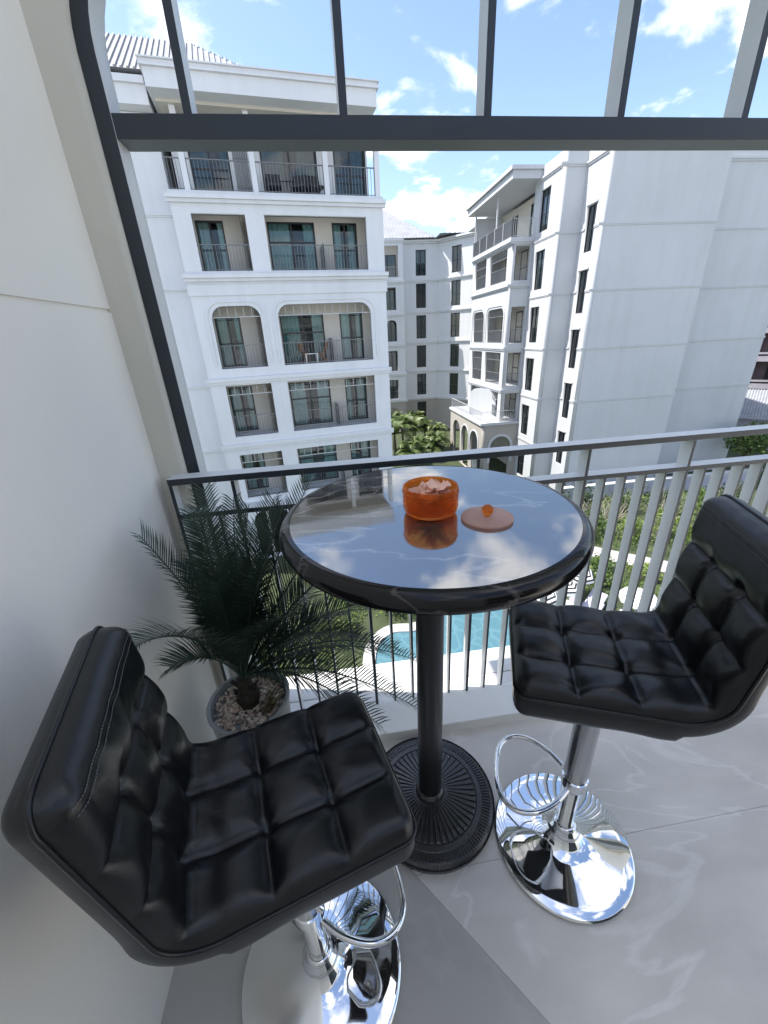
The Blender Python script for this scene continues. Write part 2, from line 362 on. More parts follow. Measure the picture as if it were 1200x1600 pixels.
def rect(x0, x1, z0, z1): return [(x0, z0), (x1, z0), (x1, z1), (x0, z1)]
def arch(x0, x1, z0, z1, r, n=7):
    """rectangle with rounded upper corners"""
    p = [(x0, z0), (x1, z0)]
    for i in range(n + 1):
        t = math.pi / 2 * i / n; p.append((x1 - r + r * math.cos(t), z1 - r + r * math.sin(t)))
    for i in range(n + 1):
        t = math.pi / 2 + math.pi / 2 * i / n; p.append((x0 + r + r * math.cos(t), z1 - r + r * math.sin(t)))
    return p

def hoop(x0, x1, z0, z1, r, w, n=7):
    a = arch(x0 - w, x1 + w, z0, z1 + w, r + w, n); b = arch(x0, x1, z0, z1, r, n)
    return (a[1:] + a[:1]) + list(reversed(b[1:] + b[:1]))
# =================================================================== THE BALCONY
WALLX, CURB_Y, RAIL_Y = -0.53, 1.02, 1.18
FR0, FR1 = 1.25, 1.32             # the arch frame's depth
XR = 4.6                         # right end of the recess
YB = -1.45                        # rear glass wall
CEIL = 2.72
own = thing('balcony_recess', (1.0, 0.2, 0.0), 'white rendered balcony recess with arched opening around the bar table', 'balcony')
mb = MB().box(WALLX - 0.25, WALLX, YB, 1.20, -0.3, 1.508).box(WALLX - 0.25, WALLX, YB, 1.20, 1.516, 3.95).box(WALLX - 0.25, WALLX - 0.006, YB, 1.20, 1.508, 1.516)  # upper part is out of view, raised to keep the sun off the floor
tag(mb.build('side_wall', M['wall_in'], own), 'pale left wall with a thin horizontal groove')
MB().box(WALLX - 0.25, XR + 2.25, 1.36, 1.62, 2.46, 2.62).build('added_sun_ledge', M['stucco'], own)  # unseen ledge, added to keep the sun off the balcony
panel('arch_wall', rect(WALLX - 0.25, XR + 0.25, -0.3, 3.95), [arch(-0.467, 4.35, -0.25, 2.32, 0.31, 10)], 1.20, 1.36, M['stub'], own)  # carried up above the view to stop sun coming over the arch
panel('rear_wall', rect(WALLX, XR + 0.25, -0.3, 2.6), [rect(0.9, 3.1, 0.02, 2.2)], YB - 0.2, YB, M['wall_in'], own)  # unseen behind the camera; put in and sized to steer the fill light
dx0, dx1 = 0.9, 3.1
dr = MB()
for k in range(5):
    x = dx0 + (dx1 - dx0 - 0.06) * k / 4; dr.box(x, x + 0.06, YB - 0.12, YB - 0.06, 0.02, 2.2)
for k in range(4):
    x = dx0 + (dx1 - dx0 - 0.06) * k / 4; x2 = dx0 + (dx1 - dx0 - 0.06) * (k + 1) / 4; dr.box(x + 0.06, x2, YB - 0.12, YB - 0.06, 2.14, 2.2).box(x + 0.06, x2, YB - 0.12, YB - 0.06, 0.02, 0.08)
door = dr.build('sliding_door', M['dark_metal'], own)
for k in range(4):
    x = dx0 + (dx1 - dx0 - 0.06) * k / 4; x2 = dx0 + (dx1 - dx0 - 0.06) * (k + 1) / 4; MB().box(x + 0.06, x2, YB - 0.095, YB - 0.085, 0.08, 2.14).build('pane', M['pane_dark'], door)
MB().box(WALLX, XR + 0.25, YB - 2.5, YB - 2.4, -0.3, 2.9).box(WALLX, XR + 0.25, YB - 2.4, YB - 0.2, 2.7, 2.9).box(WALLX - 0.1, WALLX, YB - 2.4, YB - 0.2, -0.3, 2.9).box(XR + 0.25, XR + 0.35, YB - 2.4, YB - 0.2, -0.3, 2.9).build('dim_room', M['old_slab'], own)
floor = tag(MB().box(WALLX - 0.2, XR + 0.2, YB - 2.4, CURB_Y + 0.1, -0.28, -0.012).build('floor', M['slab']), kind='structure')
def floor_piece(poly, mat, label):
    """piece of the stone floor with a hairline gap to its neighbours"""
    n = len(poly); vs = [(x, y, 0.0) for x, y in poly] + [(x, y, -0.012) for x, y in poly]
    mb = MB(); mb.add(vs, [tuple(range(n)), tuple(range(2 * n - 1, n - 1, -1))] + [(i + n, (i + 1) % n + n, (i + 1) % n, i) for i in range(n)])
    o = mb.build('floor_piece', mat, floor); o['label'] = label; return o
# tone split along a diagonal from curb to camera side, darker on the left
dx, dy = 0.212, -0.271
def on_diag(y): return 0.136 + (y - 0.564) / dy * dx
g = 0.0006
floor_piece([(WALLX, YB), (on_diag(YB) - g, YB), (on_diag(CURB_Y) - g, CURB_Y), (WALLX, CURB_Y)], M['floor_dark'], 'darker grey part of the stone floor on the left')
floor_piece([(on_diag(YB) + g, YB), (XR, YB), (XR, 0.60 - g), (on_diag(0.60) + g, 0.60 - g)], M['floor_light'], 'pale veined part of the stone floor on the near right')
floor_piece([(on_diag(0.60) + g, 0.60 + g), (XR, 0.60 + g), (XR, CURB_Y), (on_diag(CURB_Y) + g, CURB_Y)], M['floor_light'], 'pale veined part of the stone floor along the curb')

MB().box(WALLX, XR, CURB_Y, 1.168, -0.2, 0.044).build('curb', M['curb'], own, bevel=0.004)
MB().box(WALLX, XR, 1.168, 1.40, -0.3, 0.018).build('slab_edge', M['slab'], own, bevel=0.004)

# ------------------------------------------------------------------ railing
rail = thing('balcony_railing', (0.9, RAIL_Y, 0.018), 'dark metal balcony railing with flat handrail and upright bars behind the table', 'railing')
MB().box(-0.495, XR - 0.01, RAIL_Y - 0.026, RAIL_Y + 0.026, 1.052, 1.072).build('handrail', M['bar_body'], rail, bevel=0.002, front=M['dark_metal'])
MB().box(-0.495, XR - 0.01, RAIL_Y - 0.024, RAIL_Y + 0.024, 0.944, 0.960).build('middle_rail', M['bar_body'], rail, bevel=0.002, front=M['dark_metal'])
POST = [-0.314 + 0.379 * i for i in range(13)]
pm = None
for x in [-0.489] + POST:
    if x > XR - 0.03: continue
    if pm is None:
        po = MB().box(-0.0055, 0.0055, -0.024, 0.024, -0.0, 1.033).build('post', M['bar_body'], None, bevel=0.0012, front=M['dark_metal']); pm = po.data
    else:
        po = bpy.data.objects.new('post', pm); col.objects.link(po); bm_ = po.modifiers.new('bevel', 'BEVEL'); bm_.width = 0.0012; bm_.segments = 2
    po.parent = rail; po.location = Vector((x, RAIL_Y, 0.0185)) - rail.location
bal = None
for i, x0 in enumerate(POST):
    for k in range(1, 5):
        x = x0 + 0.379 * k / 5
        if x > XR - 0.03: continue
        if bal is None:
            bo = MB().box(-0.004, 0.004, -0.020, 0.020, 0.0, 0.9255).build('baluster', M['bar_body'], None, bevel=0.001, front=M['dark_metal']); bal = bo.data
        else:
            bo = bpy.data.objects.new('baluster', bal); col.objects.link(bo); bm_ = bo.modifiers.new('bevel', 'BEVEL'); bm_.width = 0.001; bm_.segments = 2
        bo.parent = rail; bo.location = Vector((x, RAIL_Y, 0.0185)) - rail.location
for k in (1, 2):
    bo = bpy.data.objects.new('baluster', bal); col.objects.link(bo); bo.parent = rail; bo.location = Vector((-0.489 + 0.058 * k, RAIL_Y, 0.0185)) - rail.location

# ------------------------------------------------------------------ arch frame with crossbeam and upright bars
fr = thing('arch_frame', (1.0, FR0, 0.0), 'dark metal frame lining the arched opening with crossbeam and upright bars', 'frame')
panel('frame_rim', arch(-0.4665, 4.3495, 0.0185, 2.3195, 0.3095, 14), [arch(-0.430, 4.313, 0.02, 2.283, 0.273, 14)], FR0, FR1, M['bar_body'], fr, bevel=0.0015, front=M['dark_metal'])
MB().box(-0.4298, 4.3128, FR0 + 0.0015, FR1 - 0.001, 1.865, 1.912).build('crossbeam', M['beam_body'], fr, bevel=0.0015, front=M['dark_metal'])
for x in [-0.263 + 0.3605 * i for i in range(13)]:
    d = max(0, 0.273 - (x + 0.43)) if x < 0 else max(0, 0.273 - (4.313 - x)); top = 2.283 - 0.273 + math.sqrt(max(0, 0.273 ** 2 - d * d))
    MB().box(x - 0.010, x + 0.010, FR0 + 0.004, FR1 - 0.004, 1.9122, top - 0.0003).build('upright_bar', M['bar_body'], fr, bevel=0.001, front=M['dark_metal'])

# ------------------------------------------------------------------ bar table
TX, TY, TZ = 0.197, 0.797, 1.062
tb = thing('bar_table', (TX, TY, 0), 'round black marble bar table on a black pedestal', 'table')
RT = 0.336
MB(frame(TX, TY, 0)).lathe([(0.0, TZ - 0.040), (RT - 0.0245, TZ - 0.040), (RT - 0.0245, TZ)], 128).build('tabletop', M['table_top'], tb)
edge = [(RT - 0.0243, TZ - 0.044), (RT - 0.012, TZ - 0.041), (RT - 0.003, TZ - 0.034), (RT, TZ - 0.024), (RT - 0.001, TZ - 0.015), (RT - 0.005, TZ - 0.008), (RT - 0.011, TZ - 0.003), (RT - 0.018, TZ - 0.0006), (RT - 0.0243, TZ)]
MB(frame(TX, TY, 0)).lathe(edge + [(RT - 0.0243, TZ - 0.043)], 128, cap=False).build('edge_band', M['table_edge'], tb, smooth=True, auto=50)
MB(frame(TX, TY, 0)).lathe([(0.0, TZ - 0.056), (0.11, TZ - 0.056), (0.115, TZ - 0.0445), (0.0, TZ - 0.0445)], 40).build('mounting_plate', M['iron'], tb, smooth=True, auto=40)
MB(frame(TX, TY, 0)).lathe([(0.0, 0.045), (0.037, 0.045), (0.037, TZ - 0.057), (0.0, TZ - 0.057)], 40).build('column', M['black_steel'], tb, smooth=True, auto=40)
def ribbed_base():
    n, vs, fs = 1152, [], []
    rings = []
    for i in range(60):
        rings.append(0.040 + (0.206 - 0.040) * i / 59)
    prof = []
    for r in rings:
        prof.append(r)
    for r in prof:
        h = 0.046 - 0.016 * min(1, (r - 0.04) / 0.09) - 0.004 * max(0, (r - 0.13) / 0.076)
        if r > 0.190: h -= (r - 0.190) ** 2 * 45
        for k in range(n):
            t = 2 * math.pi * k / n; d = 0
            if 0.048 < r < 0.150:
                a = (t * 48 / (2 * math.pi)) % 1.0; e = min(1, (r - 0.048) / 0.012, (0.150 - r) / 0.004)
                d = 0.0065 * e * (0.35 + 0.65 * (r - 0.05) / 0.10) * (1 if 0.18 < a < 0.72 else (max(0, 1 - min(abs(a - 0.18), abs(a - 0.72), 1 - a + 0.18) / 0.10)))
            elif 0.168 < r < 0.198:
                a = (t * 128 / (2 * math.pi)) % 1.0; e = min(1, (r - 0.168) / 0.004, (0.198 - r) / 0.004)
                d = 0.0035 * e * (1 if 0.15 < a < 0.6 else 0)
            elif r >= 0.150 and r <= 0.168: d = 0.003
            vs.append((r * math.cos(t), r * math.sin(t), h + d))
    for k in range(n):
        t = 2 * math.pi * k / n; vs.append((0.209 * math.cos(t), 0.209 * math.sin(t), 0.018))
    for k in range(n):
        t = 2 * math.pi * k / n; vs.append((0.207 * math.cos(t), 0.207 * math.sin(t), 0.001))
    for i in range(len(prof) + 1):
        for k in range(n):
            k2 = (k + 1) % n; fs.append((i * n + k, (i + 1) * n + k, (i + 1) * n + k2, i * n + k2))
    return vs, fs
vs, fs = ribbed_base()
MB(frame(TX, TY, 0)).add(vs, fs).build('ribbed_base', M['iron'], tb, smooth=True, auto=35)
MB(frame(TX, TY, 0)).lathe([(0.036, 0.040), (0.047, 0.0445), (0.047, 0.052), (0.043, 0.062), (0.037, 0.066)], 40, cap=False).build('collar', M['iron'], tb, smooth=True, auto=40)

# ------------------------------------------------------------------ glass jar and lid
jx, jy = 0.193, 0.775
jar = thing('glass_jar', (jx, jy, TZ), 'round orange glass jar with pale pink filling standing on the table', 'jar')
F = frame(jx, jy, 0, TZ)
ro = 0.0595
outer = [(0.0, 0.0008), (0.046, 0.0008), (0.053, 0.003), (0.0575, 0.009), (ro, 0.018), (ro, 0.060), (ro - 0.001, 0.0625), (ro - 0.003, 0.0635), (ro - 0.005, 0.0625), (ro - 0.0055, 0.060), (ro - 0.0055, 0.020), (0.051, 0.013), (0.044, 0.0095), (0.0, 0.009)]
MB(F).lathe(outer, 72).build('glass_body', M['orange_glass'], jar, smooth=True, auto=60)
MB(F).loop([(0.0602 * math.cos(t), 0.0602 * math.sin(t), 0.052) for t in [2 * math.pi * k / 64 for k in range(64)]], 0.0009, 6).build('rim_line', M['orange_glass'], jar, smooth=True)
fl = MB(F)
for k in range(26):
    a, r_ = R.uniform(0, 6.28), 0.034 * math.sqrt(R.random()); z = R.uniform(0.022, 0.056); s_ = R.uniform(0.015, 0.022)
    c = Vector((r_ * math.cos(a), r_ * math.sin(a), z)); rot = Matrix.Rotation(R.uniform(0, 6.28), 3, 'Z') @ Matrix.Rotation(R.uniform(-0.9, 0.9), 3, 'X')
    vs, fs = [], []
    for i in range(5):
        for j in range(5):
            u, v = i / 2 - 1, j / 2 - 1; vs.append(c + rot @ Vector((u * s_, v * s_ * 0.8 * (1 - 0.3 * u * u), 0.45 * s_ * (u * u + 0.5 * v * v) + R.uniform(-.0008, .0008))))
    for i in range(4):
        for j in range(4): fs.append((i * 5 + j, (i + 1) * 5 + j, (i + 1) * 5 + j + 1, i * 5 + j + 1))
    fl.add(vs, fs)
fl.build('filling', M['petal'], jar, smooth=True, kind='stuff')
lx, ly = 0.298, 0.712
lid = thing('jar_lid', (lx, ly, TZ), 'flat pale orange glass lid with round knob lying beside the jar', 'lid')
F = frame(lx, ly, 0, TZ)
MB(F).lathe([(0.0, 0.0008), (0.050, 0.0008), (0.053, 0.002), (0.0535, 0.004), (0.053, 0.006), (0.051, 0.0072), (0.0, 0.0072)], 72).build('disc', M['pink_glass'], lid, smooth=True, auto=60)
kb = [(0.0, 0.0073), (0.0062, 0.0073), (0.0055, 0.0095)] + [(0.0118 * math.cos(t), 0.0205 + 0.0118 * math.sin(t)) for t in [-1.0 + 0.256 * i for i in range(11)]] + [(0.0, 0.0325)]
MB(F).lathe(kb, 32).build('knob', M['orange_glass'], lid, smooth=True, auto=70)

# ------------------------------------------------------------------ bar stools
W2 = 0.156                       # half width of the cushion
def stool(name, loc, heading, zt, label, seed):
    rr = random.Random(seed)
    st = bpy.data.objects.new(name, None); col.objects.link(st); ORIGIN[st.name] = Vector((0, 0, 0))
    tag(st, label, 'stool', 'black quilted bar stools')
    # profile of the padded face: along the seat, round the corner, up the backrest
    pts = []; ra = 0.045; xr = -0.146; lean = rad(6.5)
    for i in range(41): pts.append(Vector((0.200 - (0.200 - (xr + ra)) * i / 40, 0, zt)))
    cxz = Vector((xr + ra, 0, zt + ra))
    for i in range(1, 13):
        t = -math.pi / 2 - (math.pi / 2 - lean) * i / 12; pts.append(cxz + Vector((ra * math.cos(t), 0, ra * math.sin(t))))
    up = Vector((-math.sin(lean), 0, math.cos(lean))); p0 = pts[-1]
    L = 0.292
    for i in range(1, 41): pts.append(p0 + up * (L * i / 40))
    S = [0.0]
    for a, b_ in zip(pts, pts[1:]): S.append(S[-1] + (b_ - a).length)
    T = S[-1]; nrm = []
    for i in range(len(pts)):
        d = (pts[min(i + 1, len(pts) - 1)] - pts[max(0, i - 1)]).normalized(); nrm.append(Vector((d.z, 0, -d.x)) * 1.0)
    nrm = [n if True else n for n in nrm]
    # seat face looks up, backrest face looks forward
    nrm = [(-n if n.z < -0.01 or (abs(n.z) <= 0.2 and n.x < 0) else n) for n in nrm]
    seat_len = S[40] + 0.03
    s_lines = [seat_len * 0.36, seat_len * 0.70, seat_len + 0.008, seat_len + 0.008 + (T - seat_len) * 0.30, seat_len + 0.008 + (T - seat_len) * 0.60]
    y_lines = [-W2 / 3 * 1.02, W2 / 3 * 1.02]
    ny = 73; ys = [W2 * math.sin(math.pi / 2 * (2 * j / (ny - 1) - 1)) * 0.35 + W2 * (2 * j / (ny - 1) - 1) * 0.65 for j in range(ny)]
    # resample along s more finely
    NS = 150; samp = []
    for i in range(NS):
        u = 2 * i / (NS - 1) - 1; s = T * (0.5 + 0.5 * (0.3 * math.sin(math.pi / 2 * u) + 0.7 * u))
        k = max(j for j in range(len(S)) if S[j] <= s + 1e-9); k = min(k, len(S) - 2); f = (s - S[k]) / (S[k + 1] - S[k])
        samp.append((s, pts[k].lerp(pts[k + 1], f), (nrm[k].lerp(nrm[k + 1], f)).normalized()))
    rd = 0.030
    def half(s):
        d, rc = (T - s, 0.034) if s > T / 2 else (s, 0.030)
        return 1.0 if d >= rc else 1 - (rc - math.sqrt(max(0, rc * rc - (rc - d) ** 2))) / W2
    def drop(d, r): return 0 if d >= r else r - math.sqrt(max(0, r * r - (r - d) ** 2))
    dims = [(a, b_) for a in s_lines for b_ in y_lines]
    jit = {k: (rr.uniform(-0.004, 0.004), rr.uniform(-0.004, 0.004), rr.uniform(0.75, 1.25)) for k in range(len(dims))}
    def tuft(s, y):
        ds = min(abs(s - a) for a in s_lines); dyl = min(abs(y - a) for a in y_lines)
        es, ey = min(ds, s + 0.02, T - s + 0.02), min(dyl, W2 - abs(y) + 0.02)
        ef = min(1, max(0.0, min(W2 - abs(y), s, T - s) / 0.030)); ef = 0.25 + 0.75 * ef
        q = min(1, max(0, (s - s_lines[-1] - 0.004) / 0.040)); gate = 1 - q * q * (3 - 2 * q)      # the top roll of the backrest is smooth
        pil = 0.017 * (1 - math.exp(-(es / 0.019) ** 1.2)) * (1 - gate * math.exp(-(ey / 0.019) ** 1.2))
        gro = -0.004 * math.exp(-(ds / 0.0035) ** 2) - 0.004 * gate * math.exp(-(dyl / 0.0035) ** 2)
        dm = 0
        for k, (a, b_) in enumerate(dims):
            ja, jb, js = jit[k]; q2 = ((s - a - ja) ** 2 + (y - b_ - jb) ** 2)
            if q2 < 0.004:
                dm -= 0.0105 * js * math.exp(-q2 / 0.00016)
                an = math.atan2(y - b_, s - a); dm += 0.0016 * math.sin(an * 7 + ja * 900) * math.exp(-q2 / 0.0006)
        wr = 0.0012 * math.sin(s * 61 + 3 * math.sin(y * 37 + seed)) * math.sin(y * 47 + 2 * math.sin(s * 29)) 
        return (pil - 0.016) * ef + 0.016 + (gro + dm + wr) * ef
    vs, fs = [], []
    def thick(s):
        q = min(1, max(0, (s - S[40] + 0.16) / 0.20)); return 0.094 + 0.018 * math.exp(-((s - S[40] + 0.01) / 0.06) ** 2) - 0.034 * q * q * (3 - 2 * q) * (1 if s > S[40] else 0.6)
    for (s, p, n) in samp:
        for y in ys:
            e = drop(W2 - abs(y), rd) + drop(min(s, T - s), rd)
            k = max(0, 1 - e / rd); hgt = -min(e, rd) + (tuft(s, y) - 0.010) * min(1, k * 1.6)
            vs.append(p + n * hgt + Vector((0, y * half(s), 0)))
    NF = len(vs)
    for (s, p, n) in samp:
        th = thick(s)
        for y in ys:
            e = drop(W2 - abs(y), 0.02) + drop(min(s, T - s), 0.02)
            vs.append(p - n * (th - min(e, 0.02)) + Vector((0, y * 0.985 * half(s), 0)))
    for i in range(NS - 1):
        for j in range(ny - 1):
            a = i * ny + j; fs.append((a, a + 1, a + ny + 1, a + ny)); b_ = NF + a; fs.append((b_, b_ + ny, b_ + ny + 1, b_ + 1))
    ring = [j for j in range(ny)] + [i * ny + ny - 1 for i in range(1, NS)] + [(NS - 1) * ny + j for j in range(ny - 2, -1, -1)] + [i * ny for i in range(NS - 2, 0, -1)]
    for a, b_ in zip(ring, ring[1:] + ring[:1]): fs.append((a, NF + a, NF + b_, b_))
    cu = MB().add(vs, fs).build('cushion', M['leather'], st, smooth=True)
    bm = bmesh.new(); bm.from_mesh(cu.data); bmesh.ops.recalc_face_normals(bm, faces=bm.faces); bm.to_mesh(cu.data); bm.free()
    # piping and stitching round the padded face
    rp = [Vector(vs[k]) for k in ring]; off = []
    for k in ring:
        i = k // ny; off.append(samp[i][2])
    MB().loop([p + n * 0.0005 for p, n in zip(rp, off)], 0.0032, 8).build('piping', M['leather'], cu, smooth=True)
    # double row of stitches along the top of the backrest
    sm = MB(); row = [samp[NS - 1 - d] for d in (5, 9)]
    for (idx) in (NS - 9, NS - 12):
        ps = [Vector(vs[idx * ny + j]) + samp[idx][2] * 0.0012 for j in range(3, ny - 3)]
        for a, b_ in zip(ps[::1], ps[1::1]): sm.tube([a.lerp(b_, 0.12), a.lerp(b_, 0.80)], 0.0007, 4)
    sm.build('stitching', M['thread'], cu, kind='stuff')
    # chrome column, sleeve, foot ring, base
    MB().box(-0.075, 0.075, -0.07, 0.07, zt - 0.108, zt - 0.097).build('seat_plate', M['chrome_dull'], st, bevel=0.002)
    MB().lathe([(0.0, 0.26), (0.029, 0.26), (0.030, 0.265), (0.030, zt - 0.1085), (0.0, zt - 0.1085)], 40).build('sleeve', M['chrome_dull'], st, smooth=True, auto=40)
    MB().lathe([(0.0, 0.05), (0.0235, 0.05), (0.0235, 0.259), (0.0, 0.259)], 40).build('column', M['chrome'], st, smooth=True, auto=40)
    MB().tube([(0.0, -0.066, zt - 0.104), (0.0, -0.11, zt - 0.110), (0.03, -0.145, zt - 0.114)], 0.005, 8).build('lift_lever', M['chrome'], st, smooth=True)
    rg = []
    for t, x, y in [(0, 0.024, 0.034), (1, 0.06, 0.075), (2, 0.11, 0.105), (3, 0.16, 0.105), (4, 0.195, 0.07), (5, 0.205, 0.0), (6, 0.195, -0.07), (7, 0.16, -0.105), (8, 0.11, -0.105), (9, 0.06, -0.075), (10, 0.024, -0.034)]:
        rg.append(Vector((x, y, 0.285 - 0.02 * (x / 0.2))))
    fine = []
    for i in range(len(rg) - 1):
        a0, a1, a2, a3 = rg[max(0, i - 1)], rg[i], rg[i + 1], rg[min(len(rg) - 1, i + 2)]
        for q in range(6):
            t = q / 6; fine.append(0.5 * ((2 * a1) + (a2 - a0) * t + (2 * a0 - 5 * a1 + 4 * a2 - a3) * t * t + (3 * a1 - a0 - 3 * a2 + a3) * t ** 3))
    fine.append(rg[-1])
    MB().tube(fine, 0.0075, 10).build('foot_ring', M['chrome'], st, smooth=True, auto=60)
    MB().lathe([(0.030, 0.268), (0.0335, 0.270), (0.0335, 0.300), (0.030, 0.302)], 40, cap=False).build('ring_clamp', M['chrome'], st, smooth=True, auto=40)
    bp = [(0.0, 0.001), (0.188, 0.001), (0.193, 0.003), (0.1945, 0.006), (0.193, 0.009), (0.188, 0.0115), (0.16, 0.0165), (0.12, 0.0225), (0.085, 0.029), (0.06, 0.037), (0.045, 0.047), (0.036, 0.060), (0.032, 0.072), (0.030, 0.080), (0.0, 0.080)]
    bp2 = []
    for (r0, z0), (r1, z1) in zip(bp, bp[1:]):
        for q in range(3): bp2.append((r0 + (r1 - r0) * q / 3, z0 + (z1 - z0) * q / 3))
    bp2.append(bp[-1])
    MB().lathe(bp, 128).build('disc_base', M['chrome'], st, smooth=True, auto=50)
    MB().lathe([(0.024, 0.0795), (0.031, 0.081), (0.032, 0.087), (0.028, 0.093), (0.024, 0.094)], 40, cap=False).build('collar', M['chrome'], st, smooth=True, auto=60)
    st.location = loc; st.rotation_euler = (0, 0, rad(heading))
    return st
stool('bar_stool', (-0.158, 0.462, 0), 14.7, 0.706, 'black quilted leather bar stool nearest the camera by the left wall', 3)
stool('bar_stool', (0.560, 0.620, 0), 158, 0.757, 'black quilted leather bar stool right of the table by the railing', 8)

# ------------------------------------------------------------------ potted sago palm
PX, PY, PZ = -0.325, 0.885, 0.47
pl = thing('potted_palm', (PX, PY, 0), 'dark green sago palm in a tall grey pot between the table and left wall', 'plant')
F = frame(PX, PY, 0)
MB(F).lathe([(0.0, 0.001), (0.078, 0.001), (0.082, 0.005), (0.100, 0.25), (0.113, 0.455), (0.117, 0.463), (0.117, 0.470), (0.112, 0.473), (0.106, 0.470), (0.104, 0.45), (0.100, 0.44), (0.0, 0.44)], 64).build('pot', M['pot'], pl, smooth=True, auto=45)
PEB = [material('pebble_%d' % i, c, 0.6) for i, c in enumerate([(0.66, 0.55, 0.42), (0.52, 0.42, 0.33), (0.76, 0.68, 0.56), (0.36, 0.29, 0.24), (0.60, 0.43, 0.34)])]
pebs = [MB(F) for _ in PEB]
for k in range(620):
    a, r_ = R.uniform(0, 6.283), 0.100 * math.sqrt(R.random()); s_ = R.uniform(0.0045, 0.0085)
    c = Vector((r_ * math.cos(a), r_ * math.sin(a), 0.4445 + R.uniform(0, 0.007))); rot = Matrix.Rotation(R.uniform(0, 6.28), 3, 'Z') @ Matrix.Rotation(R.uniform(-.5, .5), 3, 'X'); sc = (1, R.uniform(.6, .9), R.uniform(.45, .7))
    vs = [c + rot @ Vector((s_ * sc[0] * math.cos(t) * math.cos(p), s_ * sc[1] * math.sin(t) * math.cos(p), s_ * sc[2] * math.sin(p))) for p in (-0.9, 0, 0.9) for t in [i * 6.283 / 7 for i in range(7)]]
    fs = [(i * 7 + j, i * 7 + (j + 1) % 7, (i + 1) * 7 + (j + 1) % 7, (i + 1) * 7 + j) for i in range(2) for j in range(7)] + [tuple(range(14, 21))]
    pebs[R.randrange(len(PEB))].add(vs, fs)
for b_, mt in zip(pebs, PEB): b_.build('pebbles', mt, pl, smooth=True, kind='stuff')
tk = []
for i in range(10):
    z = 0.43 + 0.12 * i / 9; tk.append((0.030 - 0.004 * math.sin(i * 1.1) - 0.012 * (i / 9) ** 3, z))
MB(F).lathe([(0.0, 0.43)] + tk + [(0.0, 0.555)], 20).build('trunk', M['trunk'], pl, smooth=True)
tf = MB(F)
for k in range(60):
    a = R.uniform(0, 6.283); z = R.uniform(0.45, 0.54); r0 = 0.024
    d = Vector((math.cos(a), math.sin(a), R.uniform(0.5, 1.6))).normalized(); p = Vector((r0 * math.cos(a), r0 * math.sin(a), z)); w = Vector((-math.sin(a), math.cos(a), 0)) * 0.005
    tf.add([p - w, p + w, p + d * 0.025], [(0, 1, 2)])
tf.build('bark_scale', M['trunk'], pl, kind='stuff')
gt = MB(F)
for k in range(46):
    a = R.uniform(-0.9, 0.9); b0 = Vector((0.045 + R.uniform(-.02, .02), -0.02 + R.uniform(-.03, .03), 0.445)); L_ = R.uniform(0.05, 0.10)
    d = Vector((math.cos(a) * 0.6, math.sin(a) * 0.6, 1.0)).normalized(); w = Vector((-math.sin(a), math.cos(a), 0)) * 0.0016
    gt.add([b0 - w, b0 + w, b0 + d * L_ + Vector((0.02, 0, -0.01))], [(0, 1, 2)])
gt.build('grass_tuft', M['grass_tuft'], pl, kind='stuff')
crown = Vector((PX, PY, 0.545))
def frond(tip, sag, side_tilt, leaf, seed):
    rr = random.Random(seed); tip = Vector(tip); d = tip - crown; L_ = d.length
    out = Vector((d.x, d.y, 0)); outn = out.normalized() if out.length > 1e-4 else Vector((1, 0, 0))
    ctrl = crown + d * 0.45 + Vector((0, 0, sag)) - outn * 0.02
    N = 30; pts = []
    for i in range(N + 1):
        t = i / N; pts.append(crown * (1 - t) ** 2 + ctrl * 2 * t * (1 - t) + tip * t * t)
    mb = MB(); mb.tube(pts, [0.0042 * (1 - 0.78 * i / N) for i in range(N + 1)], 5)
    lat = Vector((-outn.y, outn.x, 0))
    M_ = 54
    for q in range(M_):
        t = 0.14 + 0.85 * q / M_; i = min(N - 1, int(t * N)); f = t * N - i; p = pts[i].lerp(pts[i + 1], f)
        tan = (pts[min(N, i + 1)] - pts[max(0, i - 1)]).normalized(); s1 = tan.cross(lat).normalized()
        if s1.z < 0 and abs(s1.z) > 0.15: s1 = -s1
        prof = min(1, 0.35 + (t - 0.14) * 5) * (1 - 0.55 * max(0, t - 0.55) / 0.45)
        ll = leaf * prof
        for sg in (-1, 1):
            sd_ = (lat * sg * 0.86 + tan * (0.42 + 0.55 * t) + s1 * (0.30 + side_tilt)).normalized()
            sd_ = (sd_ + Vector((rr.uniform(-.05, .05), rr.uniform(-.05, .05), rr.uniform(-.05, .05)))).normalized()
            w = tan * 0.0025
            a = p; m1 = p + sd_ * ll * 0.5 + s1 * 0.002; e = p + sd_ * ll - Vector((0, 0, 0.010 * rr.random()))
            mb.add([a - w * 0.7, a + w * 0.7, m1 + w, m1 - w, e], [(0, 1, 2, 3), (3, 2, 4)])
    return mb.build('frond', M['frond'], pl)
